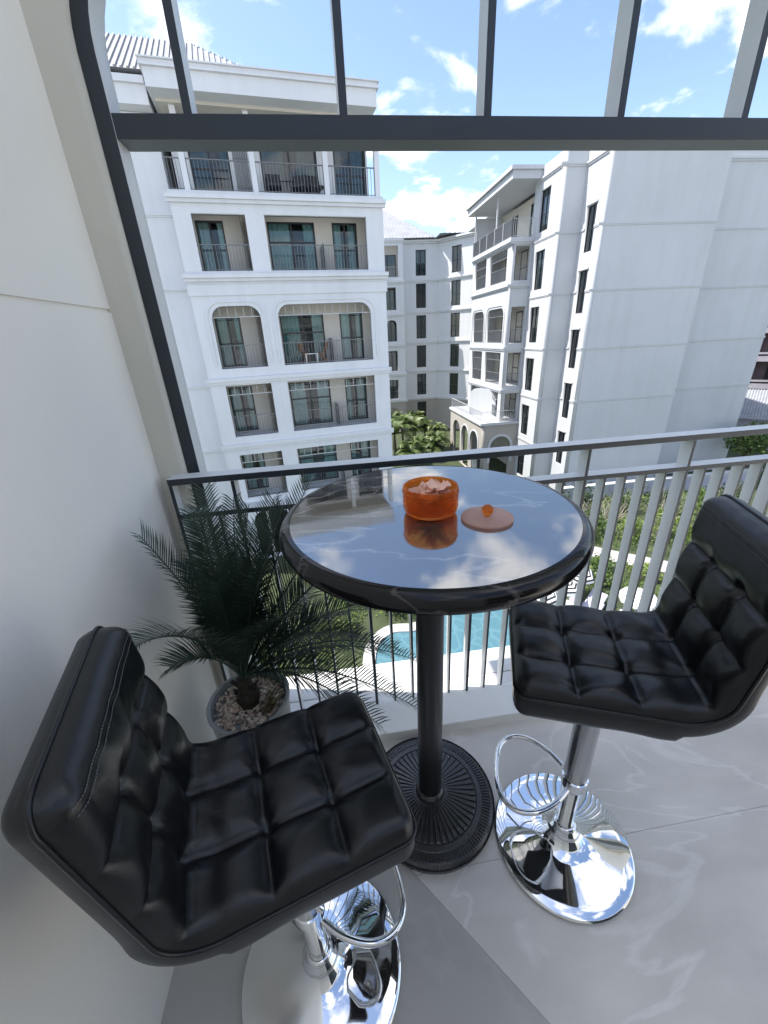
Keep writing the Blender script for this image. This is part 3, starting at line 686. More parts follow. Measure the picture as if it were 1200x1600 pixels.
FR = [((-0.344, 1.0, 1.095), .04), ((-0.081, 1.07, 1.06), .06), ((-0.47, 0.88, 1.03), .05), ((-0.43, 0.64, 0.90), .16), ((0.176, 0.85, 0.36), .19), ((0.21, 0.98, 0.42), .20),
      ((0.055, 0.80, 0.37), .20), ((-0.187, 1.08, 1.02), .03), ((0.10, 1.0, 0.68), .12), ((-0.225, 0.93, 1.06), .02), ((-0.005, 1.1, 0.76), .10), ((-0.115, 0.76, 0.84), .12),
      ((-0.45, 1.02, 0.87), .06), ((0.02, 0.84, 0.69), .14), ((-0.40, 1.08, 1.00), .05), ((-0.27, 1.12, 0.93), .05), ((0.03, 0.99, 0.87), .08), ((-0.30, 0.80, 0.93), .05), ((0.13, 0.92, 0.55), .16), ((-0.46, 0.80, 0.70), .10),
      ((-0.37, 0.95, 1.05), .02), ((-0.15, 0.98, 1.03), .03), ((-0.29, 1.05, 1.04), .03), ((0.00, 1.03, 0.98), .06), ((0.06, 1.06, 0.60), .14), ((-0.18, 0.82, 0.98), .04)]
for i, (tp, sg) in enumerate(FR): frond(tp, sg, R.uniform(-0.08, 0.18), R.uniform(0.095, 0.122), 40 + i)

# =================================================================== OUTSIDE
G = -9.3
ground = tag(MB().add([(-900, 1.42, G), (900, 1.42, G), (900, 1800, G), (-900, 1800, G)], [(0, 1, 2, 3)]).build('ground', M['soil']), kind='structure')
MB().add([(-900, -900, G - 0.02), (900, -900, G - 0.02), (900, 1.42, G - 0.02), (-900, 1.42, G - 0.02)], [(0, 1, 2, 3)]).build('ground', M['deck'])['kind'] = 'structure'

def window(parent, F, x0, x1, z0, z1, y, cols=2, rows=(0.5,), t=0.05, curtain=None, pane='pane', gap=0.25, d=0.07, sill=0.0):
    """frame with glazing bars (part) > pane, curtain (sub-parts)"""
    mb = MB(F); mb.box(x0, x0 + t, y, y + d, z0, z1).box(x1 - t, x1, y, y + d, z0, z1).box(x0 + t, x1 - t, y, y + d, z0, z0 + t).box(x0 + t, x1 - t, y, y + d, z1 - t, z1)
    for k in range(1, cols):
        x = x0 + (x1 - x0) * k / cols; mb.box(x - t * .5, x + t * .5, y + 0.004, y + d - 0.004, z0 + t, z1 - t)
    for r_ in rows:
        z = z0 + (z1 - z0) * r_; ed = [x0 + t] + [x0 + (x1 - x0) * k / cols for k in range(1, cols)] + [x1 - t]
        for a, b_ in zip(ed, ed[1:]):
            aa = a if a == x0 + t else a + t * .5; bb = b_ if b_ == x1 - t else b_ - t * .5; mb.box(aa, bb, y + 0.006, y + d - 0.006, z - t * .4, z + t * .4)
    w = mb.build('window', M['win_frame'], parent)
    ed = [x0 + t * .5] + [x0 + (x1 - x0) * k / cols for k in range(1, cols)] + [x1 - t * .5]
    for a, b_ in zip(ed, ed[1:]):
        MB(F).add([(a, y + d * .5, z0 + t * .5), (b_, y + d * .5, z0 + t * .5), (b_, y + d * .5, z1 - t * .5), (a, y + d * .5, z1 - t * .5)], [(0, 1, 2, 3)]).build('pane', M[pane], w)
    if curtain:
        gx = (x1 - x0) * gap; c = x0 + (x1 - x0) * R.uniform(0.35, 0.65)
        for a, b_ in ((x0, c - gx * .5), (c + gx * .5, x1)):
            if b_ - a < 0.15: continue
            n = max(8, int((b_ - a) / 0.035)); vs, fs = [], []; ph = R.uniform(0, 6)
            for i in range(n + 1):
                x = a + (b_ - a) * i / n; yy = y + d + 0.10 + 0.035 * math.sin(i * 1.35 + ph) + 0.015 * math.sin(i * 0.5)
                vs += [(x, yy, z0), (x, yy, z1)]
            for i in range(n): fs.append((2 * i, 2 * i + 2, 2 * i + 3, 2 * i + 1))
            MB(F).add(vs, fs).build('curtain', M[curtain], w, smooth=True)
    return w
def railing(parent, F, x0, x1, z0, h, y, mat='rail_far', step=0.13, name='railing', r=0.007):
    mb = MB(F).box(x0, x1, y - 0.025, y + 0.025, z0 + h - 0.03, z0 + h).box(x0, x1, y - 0.015, y + 0.015, z0 + 0.06, z0 + 0.08)
    n = max(1, int((x1 - x0) / step))
    for k in range(n + 1):
        x = x0 + r + (x1 - x0 - 2 * r) * k / n; mb.box(x - r, x + r, y - 0.012, y + 0.012, z0 + 0.08, z0 + h - 0.03)
    return mb.build(name, M[mat], parent)
def trellis(parent, F, x0, x1, z0, z1, y, mat='rail_white', step=0.36):
    mb = MB(F).box(x0, x1, y - 0.03, y + 0.03, z0 - 0.018, z0 + 0.018); n = max(2, round((x1 - x0) / step))
    for k in range(1, n):
        x = x0 + (x1 - x0) * k / n; mb.box(x - 0.011, x + 0.011, y - 0.02, y + 0.02, z0 + 0.0182, z1 - 0.02)
    return mb.build('transom_bars', M[mat], parent)
def cornice(parent, F, x0, x1, z, mat, d=0.12, h=0.16, name='cornice', back=0.0):
    mb = MB(F).box(x0, x1, -d, -0.003 + back, z, z + h * .55).box(x0 - d * .4 * 0, x1, -d * .55, -0.003 + back, z - h * .45, z - 0.001)
    return mb.build(name, mat, parent)

# ------------------------------------------------------------------ left building
LP = (0.0, 20.0); LF = frame(LP[0], LP[1], 8.4)
lb = thing('apartment_building', (-1.2, 20.0, G), 'white apartment building on the left with deep recessed balconies in five rows', 'building')
NX, WX = (-4.70, -2.70), (-1.96, 2.27)
rows = [  # floor z, top z, arch radius
    (4.18, 6.12, 0.0), (0.43, 2.91, 0.50), (-2.62, -0.29, 0.0), (-5.75, -3.50, 0.0)]
holes = []
for (a, b_, r_) in rows:
    for (x0, x1) in (NX, WX): holes.append(arch(x0, x1, a, b_, r_) if r_ else rect(x0, x1, a, b_))
for (x0, x1) in ((-4.6, -2.8), (-1.8, 2.1)): holes.append(arch(x0, x1, G + 0.1, -6.55, 0.5))
tag(panel('facade_wall', rect(-5.35, 3.02, G, 6.60), holes, 0.0, 0.30, M['stucco'], lb, LF), 'white front wall with arched and square balcony openings')
# recessed wing on the left and the body behind
MB(LF).box(-10.5, -5.351, 0.62, 8, G, 9.2).build('side_wing', M['stucco'], lb)
MB(LF).box(-5.35, -5.05, 0.301, 3.2, G, 6.58).box(2.72, 3.02, 0.301, 12, G, 6.58).build('end_wall', M['stucco'], lb)
MB(LF).box(-5.0, 2.7, 3.2, 12, G, 9.2).build('rear_body', M['room'], lb)
for z in (6.35, 3.95, 0.85 - 0.95, -3.1): cornice(lb, Matrix(LF) @ Matrix.Translation((0, 0.62, 0)), -10.4, -5.36, z - 0.35 if z == 3.95 else z - 0.2, M['stucco'], 0.07, 0.12, 'moulding')
for z, d in ((6.55, 0.20), (3.92, 0.22), (-0.10, 0.12), (-3.10, 0.10), (-6.1, 0.15)):
    cornice(lb, LF, -5.45, 3.12, z, M['stucco'], d, 0.26)
MB(LF).box(-5.40, 3.07, -0.05, -0.003, 3.30, 3.70).build('frieze', M['stucco'], lb)
for (x0, x1) in (NX, WX):   # moulding round the arches
    panel('arch_moulding', hoop(x0 - 0.15, x1 + 0.15, 0.62, 3.05, 0.58, 0.09), [], -0.035, -0.003, M['stucco'], lb, LF)
BACK = 1.25
for ri, (a, b_, r_) in enumerate(rows):
    MB(LF).box(-5.04, 2.715, 0.302, 3.1, a - 0.22, a - 0.02).build('floor_plate', M['stucco'], lb)
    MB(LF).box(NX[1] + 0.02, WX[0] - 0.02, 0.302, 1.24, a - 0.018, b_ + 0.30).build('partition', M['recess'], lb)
    zt_ = min(b_ + 0.3, a + 2.9)
    wz1 = min(a + 2.15, b_ + 0.05); wz0 = a + 0.02
    wins = [(-4.72, -3.62), (-1.85, 0.20), (0.98, 2.12)]
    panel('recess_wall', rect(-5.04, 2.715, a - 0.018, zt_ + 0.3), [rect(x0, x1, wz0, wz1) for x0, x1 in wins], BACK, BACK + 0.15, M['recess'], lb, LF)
    for wi, (x0, x1) in enumerate(wins):
        window(lb, LF, x0, x1, wz0, wz1, BACK + 0.03, 2, (0.47,) if wi != 1 else (0.62,), 0.07, 'curtain' if (wi + ri) % 3 else 'curtain_white', 'pane', 0.30)
    # dark slatted screen at the right of the narrow balcony
    sc = MB(LF)
    for k in range(9): sc.box(-2.92 + 0.0, -2.90, 0.36 + k * 0.095, 0.42 + k * 0.095, a, b_ - 0.02)
    sc.build('slatted_screen', M['black_metal'], lb)
    railing(lb, LF, NX[0] + 0.01, NX[1] - 0.01, a, 0.95, 0.16)
    railing(lb, LF, WX[0] + 0.01, WX[1] - 0.01, a, 0.95, 0.16)
    if ri > 0:
        for (x0, x1) in (NX, WX): trellis(lb, LF, x0 + 0.01, x1 - 0.01, b_ - 0.42, b_ - 0.02, 0.18)
    MB(LF).box(0.36, 0.40, 0.40, BACK - 0.02, a, a + 1.05).build('glass_divider', M['pane_dark'], lb)
# the roof terrace
tz = 6.83
MB(LF).box(-5.35, 3.05, 0.0, 3.19, 6.605, tz).build('terrace_floor', M['stucco'], lb)
panel('terrace_wall', rect(-5.04, 2.715, tz + 0.002, 9.265), [rect(-4.45, -2.95, tz + 0.05, 9.1), rect(-1.75, 0.55, tz + 0.05, 9.1), rect(1.25, 2.65, tz + 0.05, 9.1)], 1.05, 1.2, M['stucco'], lb, LF)
window(lb, LF, -4.45, -2.95, tz + 0.05, 9.1, 1.08, 2, (0.42,), 0.07, 'curtain', 'pane_dark')
window(lb, LF, -1.75, 0.55, tz + 0.05, 9.1, 1.08, 2, (), 0.07, 'curtain', 'pane_dark')
window(lb, LF, 1.25, 2.65, tz + 0.05, 9.1, 1.08, 2, (0.42,), 0.07, 'curtain', 'pane_dark')
sc = MB(LF)
for k in range(9): sc.box(-2.80 + k * 0.065, -2.77 + k * 0.065, 1.0, 1.03, tz + 0.05, 9.0)
sc.box(-2.82, -2.22, 0.985, 0.999, tz + 0.4, tz + 0.46).box(-2.82, -2.22, 0.985, 0.999, tz + 1.3, tz + 1.36)
sc.build('louvre_panel', M['rail_far'], lb)
PIERS = (-5.30, -4.62, -2.12, 0.72, 2.86)
for x in PIERS[1:]: MB(LF).box(x - 0.10, x + 0.10, 0.05, 0.25, tz + 0.002, 9.265).build('pier', M['stucco'], lb)
for x0, x1 in zip(PIERS, PIERS[1:]):
    railing(lb, LF, x0 + (0.11 if x0 > -5 else 0), x1 - 0.11, tz, 1.0, 0.15, 'rail_far')
MB(LF).box(-5.22, 2.72, -0.75, 6.0, 9.36, 9.86).build('roof_fascia', M['stucco'], lb)
MB(LF).box(-5.30, 2.80, -0.85, 6.0, 9.862, 9.925).box(-5.26, 2.76, -0.81, 6.0, 9.926, 10.03).box(-5.32, 2.82, -0.88, 6.0, 10.031, 10.07).build('roof_cornice', M['stucco'], lb)
MB(LF).box(-5.10, 2.60, -0.10, 5.9, 9.27, 9.358).build('soffit', M['recess'], lb)
MB(LF).box(-10.5, -5.33, 0.1, 8, 9.22, 9.75).box(-10.5, -5.34, 0.0, 8, 9.752, 9.95).build('wing_cornice', M['stucco'], lb)
# ribbed hip roof: slopes with raised ribs
def hip(parent, F, x0, x1, y0, y1, z0, rise, mat, rib=0.26, name='roof', ridge_in=None):
    rx = ridge_in if ridge_in is not None else (y1 - y0) / 2; ym = (y0 + y1) / 2; mb = MB(F)
    A, B, C_, D = Vector((x0, y0, z0)), Vector((x1, y0, z0)), Vector((x1, y1, z0)), Vector((x0, y1, z0)); E, H = Vector((x0 + rx, ym, z0 + rise)), Vector((x1 - rx, ym, z0 + rise))
    mb.add([A, B, C_, D, E, H], [(0, 1, 5, 4), (1, 2, 5), (2, 3, 4, 5), (3, 0, 4), (3, 2, 1, 0)])
    rf = mb.build(name, mat, parent)
    rb = MB(F); n = int((x1 - x0) / rib)
    for k in range(1, n):
        x = x0 + (x1 - x0) * k / n; f = min(1, (x - x0) / rx if rx else 1, (x1 - x) / rx if rx else 1)
        a = Vector((x, y0, z0 + 0.02)); b_ = Vector((x, y0 + (ym - y0) * f, z0 + rise * f + 0.02)); rb.tube([a, b_], 0.045, 4)
    m_ = int((y1 - y0) / rib)
    for k in range(1, m_):
        y = y0 + (y1 - y0) * k / m_; f = min((y - y0) / (ym - y0), (y1 - y) / (y1 - ym))
        rb.tube([(x0, y, z0 + 0.02), (x0 + rx * f, y, z0 + rise * f + 0.02)], 0.045, 4); rb.tube([(x1, y, z0 + 0.02), (x1 - rx * f, y, z0 + rise * f + 0.02)], 0.045, 4)
    r2 = rb.build('tile_ribs', mat, rf, kind='stuff')
    return rf
hip(lb, LF, -12.0, -0.9, -0.05, 8.2, 10.075, 2.75, M['roof'], 0.20, ridge_in=2.9)

def small_chair(loc, rz, label):
    t = bpy.data.objects.new('folding_chair', None); col.objects.link(t); ORIGIN[t.name] = Vector((0, 0, 0)); tag(t, label, 'chair', 'wooden folding chairs')
    for k in range(5): MB().box(-0.2 + 0.085 * k, -0.13 + 0.085 * k, -0.21, 0.21, 0.43, 0.45).build('slat', M['wood'], t)
    for k in range(3): MB().box(-0.23, -0.205, -0.21, 0.21, 0.56 + 0.11 * k, 0.63 + 0.11 * k).build('back_slat', M['wood'], t)
    for s in (-1, 1):
        MB().tube([(-0.24, 0.20 * s, 0.90), (0.18, 0.20 * s, 0.0)], 0.018, 6).build('leg', M['wood'], t); MB().tube([(0.18, 0.17 * s, 0.44), (-0.2, 0.17 * s, 0.0)], 0.018, 6).build('leg', M['wood'], t)
    t.location = loc; t.rotation_euler = (0, 0, rz); return t
def lpt(s, y, z): return LF @ Vector((s, y, z))
small_chair(lpt(-0.95, 0.75, 0.43), rad(8 + 20), 'orange wooden chair left of the pair on the arched balcony of the left building')
small_chair(lpt(-0.05, 0.70, 0.43), rad(188 - 15), 'orange wooden chair right of the pair on the arched balcony of the left building')
q = lpt(-0.65, 0.45, 0.43)
ct = thing('side_table', q, 'small white table in front of the wooden chairs on the arched balcony', 'table')
MB(frame(q.x, q.y, 8.4, q.z)).box(-0.3, 0.3, -0.16, 0.16, 0.40, 0.43).build('table_top', M['white_plastic'], ct)
for sx in (-1, 1):
    for sy in (-1, 1): MB(frame(q.x, q.y, 8.4, q.z)).box(sx * 0.26 - 0.015, sx * 0.26 + 0.015, sy * 0.13 - 0.015, sy * 0.13 + 0.015, 0, 0.399).build('leg', M['white_plastic'], ct)
for i, (s_, lab) in enumerate(((-1.35, 'dark lounge chair at the left on the top terrace of the left building'), (-0.35, 'dark lounge chair in the middle of the top terrace of the left building'), (0.35, 'dark lounge chair at the right on the top terrace of the left building'))):
    q = lpt(s_, 0.62, tz); t = thing('lounge_chair', q, lab, 'chair', 'lounge chairs on the top terrace'); F = frame(q.x, q.y, 8.4 + (0, -20, 15)[i], q.z)
    MB(F).box(-0.27, 0.27, -0.25, 0.25, 0.34, 0.42).build('seat', M['black_metal'], t)
    MB(F).tube([(-0.27, 0.24, 0.40), (-0.27, 0.34, 0.86), (0.27, 0.34, 0.86), (0.27, 0.24, 0.40)], 0.02, 6).build('back_frame', M['black_metal'], t)
    MB(F).add([(-0.25, 0.25, 0.43), (0.25, 0.25, 0.43), (0.25, 0.335, 0.84), (-0.25, 0.335, 0.84)], [(0, 1, 2, 3)]).build('backrest', M['black_metal'], t)
    for sx in (-1, 1):
        for sy in (-1, 1): MB(F).tube([(sx * 0.25, sy * 0.22, 0.0), (sx * 0.25, sy * 0.22, 0.34)], 0.016, 6).build('leg', M['black_metal'], t)

# ------------------------------------------------------------------ right building
rbd = thing('apartment_building', (18.0, 27.0, G), 'white apartment building on the right with a blank shaded end wall and stepped corner', 'building')
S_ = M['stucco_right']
TOPZ = 10.2
FA = frame(13.85, 28.6, -90)     # lit face looking towards -x: local x runs from the bay (0) to corner A (2.8)
LEV = [6.46, 3.32, 0.20, -2.92, -6.05]
wA = [(6.85 - 3.14 * k, 9.0 - 3.14 * k) for k in range(6)]
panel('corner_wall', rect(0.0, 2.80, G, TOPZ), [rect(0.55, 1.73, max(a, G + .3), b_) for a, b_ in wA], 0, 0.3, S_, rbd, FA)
for a, b_ in wA: window(rbd, FA, 0.55, 1.73, max(a, G + .3), b_, 0.10, 2, (0.42,), 0.06, 'curtain_white', 'pane_dark', 0.2)
for z in LEV: cornice(rbd, FA, 0, 2.84, z - 0.05, S_, 0.05, 0.14, 'moulding')
cornice(rbd, FA, -0.0, 2.86, 9.55, S_, 0.10, 0.2)
FB = frame(13.85, 25.8, 0)        # narrow shaded face
MB(FB).box(0.301, 1.75, 0.0, 0.3, G, TOPZ).build('return_wall', S_, rbd)
for z in LEV: cornice(rbd, FB, -0.05, 1.44, z - 0.05, S_, 0.05, 0.14, 'moulding')
cornice(rbd, FB, -0.10, 1.44, 9.55, S_, 0.10, 0.2)
FC = frame(15.30, 25.8, -90)      # second lit face with the stair windows
wC = [(5.28 - 3.14 * k, 7.52 - 3.14 * k) for k in range(5)]
panel('stair_wall', rect(0.0, 1.90, G, TOPZ), [rect(0.55, 1.42, max(a, G + .3), b_) for a, b_ in wC], 0, 0.3, S_, rbd, FC)
for a, b_ in wC:
    window(rbd, FC, 0.55, 1.42, max(a, G + .3), b_, 0.10, 2, (0.5,), 0.06, None, 'pane_dark')
    MB(FC).box(0.48, 1.49, -0.07, -0.003, b_ + 0.02, b_ + 0.10).build('window_hood', S_, rbd)
for z in LEV:
    mb = MB(FC).box(0, 0.54, -0.05, -0.003, z - 0.05, z + 0.03).box(1.43, 1.94, -0.05, -0.003, z - 0.05, z + 0.03).box(1.43, 1.92, -0.03, -0.003, z - 0.12, z - 0.051); mb.build('moulding', S_, rbd)
cornice(rbd, FC, 0.10, 1.9, 9.55, S_, 0.10, 0.2)
FD = frame(15.30, 23.9, 0)        # the blank end wall
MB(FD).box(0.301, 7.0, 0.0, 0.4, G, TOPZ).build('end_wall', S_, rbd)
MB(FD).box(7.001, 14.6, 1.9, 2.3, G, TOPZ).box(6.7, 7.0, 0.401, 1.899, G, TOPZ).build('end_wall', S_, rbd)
for z in LEV:
    cornice(rbd, FD, -0.05, 7.05, z - 0.05, S_, 0.05, 0.14, 'moulding')
    cornice(rbd, frame(15.30, 25.8, 0), 7.06, 14.65, z - 0.05, S_, 0.05, 0.14, 'moulding')
cornice(rbd, FD, -0.10, 7.1, 9.75, S_, 0.10, 0.2); cornice(rbd, frame(15.30, 25.8, 0), 7.12, 14.7, 9.75, S_, 0.10, 0.2)
MB().box(29.6, 29.9, 26.2, 44, G, TOPZ).build('end_wall', S_, rbd)
MB().box(15.7, 29.58, 29.5, 44, G, TOPZ - 0.01).build('core', S_, rbd)
hip(rbd, I4, 14.6, 29.9, 26.6, 44.0, TOPZ, 3.2, M['stucco_far'], 0.4)
# projecting bay with balconies: left face x=12.43 from y=28.6 to 35.8, front face y=28.6
FE = frame(12.43, 35.8, -90)      # local x: 0 (far) .. 7.2 (near corner)
FG = frame(12.43, 28.6, 0)        # front face of the bay, local x 0..1.42
bay = [(4.30, 6.45, 0.0), (0.45, 2.95, 0.5), (-2.45, 0.05, 0.0), (-5.0 + 0.15, -2.75, 0.0)]
hs = []; opn = ((0.55, 2.95), (3.65, 6.65))
for a, b_, r_ in bay:
    for x0, x1 in opn: hs.append(arch(x0, x1, a + 0.15, b_ - 0.1, r_) if r_ else rect(x0, x1, a + 0.15, b_ - 0.1))
panel('bay_wall', rect(0, 7.2, -4.9, 6.60), hs, 0, 0.22, S_, rbd, FE)
panel('bay_front', rect(0.221, 1.42, -4.9, 6.60), [rect(0.32, 1.30, a + 0.1, b_ - 0.1) for a, b_, r_ in bay], 0, 0.22, S_, rbd, FG)
for a, b_, r_ in bay:
    for x0, x1 in opn:
        if r_: panel('arch_moulding', hoop(x0 - 0.13, x1 + 0.13, a + 0.16, b_ + 0.04, r_ + 0.08, 0.10), [], -0.04, -0.003, S_, rbd, FE)
        trellis(rbd, FE, x0 + 0.01, x1 - 0.01, b_ - 0.62, b_ - 0.12, 0.12, 'rail_far', 0.24)
        railing(rbd, FE, x0 + 0.01, x1 - 0.01, a + 0.14, 0.85, 0.12, 'rail_far', 0.10)
    railing(rbd, FG, 0.33, 1.29, a + 0.09, 0.9, 0.12, 'rail_far', 0.10)
    MB().box(12.66, 15.2, 28.83, 35.7, a - 0.12, a + 0.08).build('floor_plate', S_, rbd)
    window(rbd, frame(14.6, 35.0, -90), 0.5, 2.3, a + 0.09, a + 2.2, 0.0, 2, (0.5,), 0.07, 'curtain', 'pane_dark')
    window(rbd, frame(14.6, 35.0, -90), 3.2, 5.2, a + 0.09, a + 2.2, 0.0, 2, (0.5,), 0.07, 'curtain', 'pane_dark')
for z, d in ((6.62, 0.16), (4.14, 0.14), (0.28, 0.10), (-2.58, 0.10)):
    cornice(rbd, FE, 0, 7.2 + d, z - 0.08, S_, d, 0.24); cornice(rbd, FG, -0.002, 1.42, z - 0.08, S_, d, 0.24)
MB().box(14.62, 14.9, 28.9, 36, G, 9.4).build('recess_wall', M['recess'], rbd)
MB().box(12.6, 14.61, 35.72, 35.95, G, 9.4).build('recess_wall', S_, rbd)
# bay terrace and its flat roof
MB().box(12.30, 14.6, 28.45, 35.9, 6.66, 6.80).build('terrace_floor', S_, rbd)
for k in range(5):
    y0 = 28.55 + 1.45 * k
    railing(rbd, frame(12.40, y0 + 1.38, -90), 0.0, 1.31, 6.80, 1.0, 0.0, 'rail_far', 0.08)
    MB().box(12.36, 12.44, y0 + 1.39, y0 + 1.45, 6.801, 7.85).build('post', M['rail_white'], rbd)
railing(rbd, frame(12.45, 28.52, 0), 0.0, 1.35, 6.80, 1.0, 0.0, 'rail_white', 0.12)
MB().box(12.42, 12.52, 31.3, 31.4, 6.801, 9.63).build('column', S_, rbd); MB().box(12.44, 12.54, 35.6, 35.7, 6.801, 9.63).build('column', S_, rbd)
window(rbd, frame(14.62, 35.0, -90), 4.3, 5.9, 6.82, 9.0, -0.08, 2, (0.5,), 0.07, 'curtain', 'pane')
window(rbd, frame(14.62, 35.0, -90), 1.2, 2.2, 6.82, 8.9, -0.08, 2, (0.5,), 0.07, 'curtain', 'pane_dark')
MB().box(12.00, 14.7, 28.10, 36.3, 9.64, 10.05).box(11.85, 14.7, 27.95, 36.4, 10.052, 10.25).build('flat_roof', S_, rbd)
MB().box(13.86, 14.29, 28.61, 28.89, G, 9.63).build('return_wall', S_, rbd)
# arcade in front of the ground floor
AB = M['stucco_beige']
FH = frame(11.0, 36.4, -90); FI = frame(11.0, 28.4, 0)
panel('arcade_wall', rect(0, 8.0, G, -5.05), [arch(0.8, 2.9, G - 0.1 + 0.11, -5.75, 0.95), arch(3.4, 5.2, G + 0.01, -5.75, 0.85), arch(5.6, 7.4, G + 0.01, -5.75, 0.85)], 0, 0.3, AB, rbd, FH)
panel('arcade_front', rect(0.301, 2.85, G, -5.05), [arch(0.75, 2.35, G + 0.01, -5.95, 0.79)], 0, 0.3, AB, rbd, FI)
panel('arch_moulding', hoop(0.75, 2.35, -8.0, -5.95, 0.79, 0.2), [], -0.06, -0.003, M['stucco_right'], rbd, FI)
for x0, x1 in ((3.4, 5.2), (5.6, 7.4)): panel('arch_moulding', hoop(x0, x1, -8.0, -5.75, 0.85, 0.12), [], -0.05, -0.003, M['stucco_right'], rbd, FH)
MB().box(10.88, 13.84, 28.28, 36.5, -5.048, -4.88).build('arcade_terrace', S_, rbd)
railing(rbd, frame(11.05, 36.3, -90), 0, 7.8, -4.88, 0.85, 0.0, 'rail_white', 0.16)
railing(rbd, frame(11.1, 28.40, 0), 0, 2.6, -4.88, 0.85, 0.0, 'rail_white', 0.16)
panel('privacy_screen', arch(0.0, 2.6, -4.88, -2.75, 0.7), [], 0, 0.10, S_, rbd, frame(11.4, 32.4, -60))

# ------------------------------------------------------------------ far building
fbd = thing('apartment_building', (9.5, 49.0, G), 'pale apartment building at the end of the courtyard behind the palms', 'building')
FF = frame(0, 48.6, 0); SF = M['stucco_far']
wf = [(7.28 - 3.13 * k, 9.68 - 3.13 * k) for k in range(6)]
panel('facade_wall', rect(8.86, 12.90, -5.62, 10.6), [rect(10.45, 11.58, a, b_) for a, b_ in wf[:5]], 0, 0.3, SF, fbd, FF)
panel('ground_wall', rect(8.86, 12.90, G, -5.621), [rect(10.45, 11.58, wf[5][0], wf[5][1] - 0.1)], 0, 0.3, AB, fbd, FF)
for k, (a, b_) in enumerate(wf): window(fbd, FF, 10.45, 11.58, a, b_ - (0.1 if k == 5 else 0), 0.12, 2, (0.47,), 0.09, 'curtain' if k % 2 == 0 else None, 'pane_dark', 0.2)
for z in [10.35, 6.8, 3.7, 0.58, -2.55, -5.68]: cornice(fbd, FF, 8.87, 12.95, z, SF, 0.14 if z != 10.35 else 0.35, 0.3)
FCH = frame(12.90, 48.6, -50)     # chamfered wall towards the right building
panel('corner_wall', rect(0.0, 4.6, -5.62, 10.6), [rect(1.75, 2.95, a, b_) for a, b_ in wf[:5]], 0, 0.3, SF, fbd, FCH)
MB(FCH).box(0, 4.6, 0, 0.3, G, -5.621).build('ground_wall', AB, fbd)
for k, (a, b_) in enumerate(wf[:5]): window(fbd, FCH, 1.75, 2.95, a, b_, 0.12, 2, (0.47,), 0.09, 'curtain' if k == 3 else None, 'pane_dark', 0.3)
for z in [10.35, 6.8, 3.7, 0.58, -2.55, -5.68]: cornice(fbd, FCH, 0.02, 4.6, z, SF, 0.14 if z != 10.35 else 0.35, 0.3)
FBY = frame(0, 47.4, 0)
hs = [rect(6.3, 8.35, 7.1, 9.9)] + [(arch if k == 2 else (lambda *q: rect(*q[:4])))(6.9, 8.0, 4.0 - 3.13 * (k - 1), 6.15 - 3.13 * (k - 1), 0.5) for k in range(1, 5)]
panel('bay_wall', rect(5.6, 8.86, -5.62, 10.5), hs, 0, 0.25, SF, fbd, FBY)
panel('ground_wall', rect(5.6, 8.86, G, -5.621), [arch(6.4, 8.0, G + 0.01, -6.4, 0.75)], 0, 0.25, AB, fbd, FBY)
MB(FBY).box(8.60, 8.86, 0.251, 1.19, G, 10.5).build('bay_side', SF, fbd)
for z in [10.3, 6.6, 3.5, 0.4, -2.7, -5.65]: cornice(fbd, FBY, 5.6, 8.98, z, SF, 0.15, 0.3)
for k in range(5):
    a = 7.1 - 3.13 * k if k else 7.1
    window(fbd, FBY, 6.4 if k == 0 else 6.9, 8.2 if k == 0 else 8.0, a + (0.03 if k == 0 else -0.0), a + 2.1, 0.75, 2, (), 0.08, 'curtain', 'pane_dark')
    if k: railing(fbd, FBY, 6.92, 7.98, 4.0 - 3.13 * (k - 1), 0.9, 0.12, 'rail_far', 0.13)
railing(fbd, FBY, 6.3, 8.5, 7.1, 0.95, 0.1, 'rail_white', 0.16)
MB().box(5.6, 8.59, 48.3, 48.58, G, 10.2).box(5.6, 8.59, 47.66, 48.29, 6.6, 7.08).build('recess_wall', M['recess'], fbd)
MB().box(4.0, 12.85, 48.95, 60, G, 10.5).box(12.9, 19, 49.2, 60, G, 10.5).build('core', M['room'], fbd)
hip(fbd, I4, 1.0, 12.5, 47.9, 60.0, 10.62, 4.0, M['roof'], 0.34, ridge_in=5.0)
hip(fbd, I4, 12.6, 26.0, 46.5, 62.0, 10.7, 1.1, M['roof'], 0.5)

# ------------------------------------------------------------------ weathered building at the far right
ob = thing('old_building', (52, 40, G), 'weathered dark apartment building with open balconies at the right edge behind the end wall', 'building')
FO = frame(44.0, 45.0, -49)
MB(FO).box(-4, 26, 1.6, 9, G, 5.5).build('wall', M['old_wall'], ob)
for k in range(6):
    z = G + 0.6 + 2.9 * k
    MB(FO).box(-4, 26, 0, 1.59, z - 0.2, z).build('balcony_slab', M['old_slab'], ob)
    MB(FO).box(-4, 26, 0.0, 0.10, z + 0.001, z + 0.35).box(-4, 26, 0.0, 0.10, z + 0.55, z + 0.75).build('parapet', M['old_slab'], ob)
    for x in range(-4, 27, 3): MB(FO).box(x, x + 0.35, 0.11, 1.58, z + 0.001, z + 2.69).build('partition', M['old_wall'], ob)
    for x in range(-3, 26, 3): MB(FO).box(x + 0.4, x + 1.6, 1.55, 1.59, z + 0.1, z + 2.1).build('doorway', M['room'], ob)
sh = thing('shed', (38, 32, G), 'low shed with grey corrugated roof beside the old building', 'shed')
FS = frame(31.0, 36.0, -49)
MB(FS).box(0, 16, 0.3, 5.5, G, -6.6).build('wall', M['old_slab'], sh)
mb = MB(FS); n = 80; vs, fs = [], []
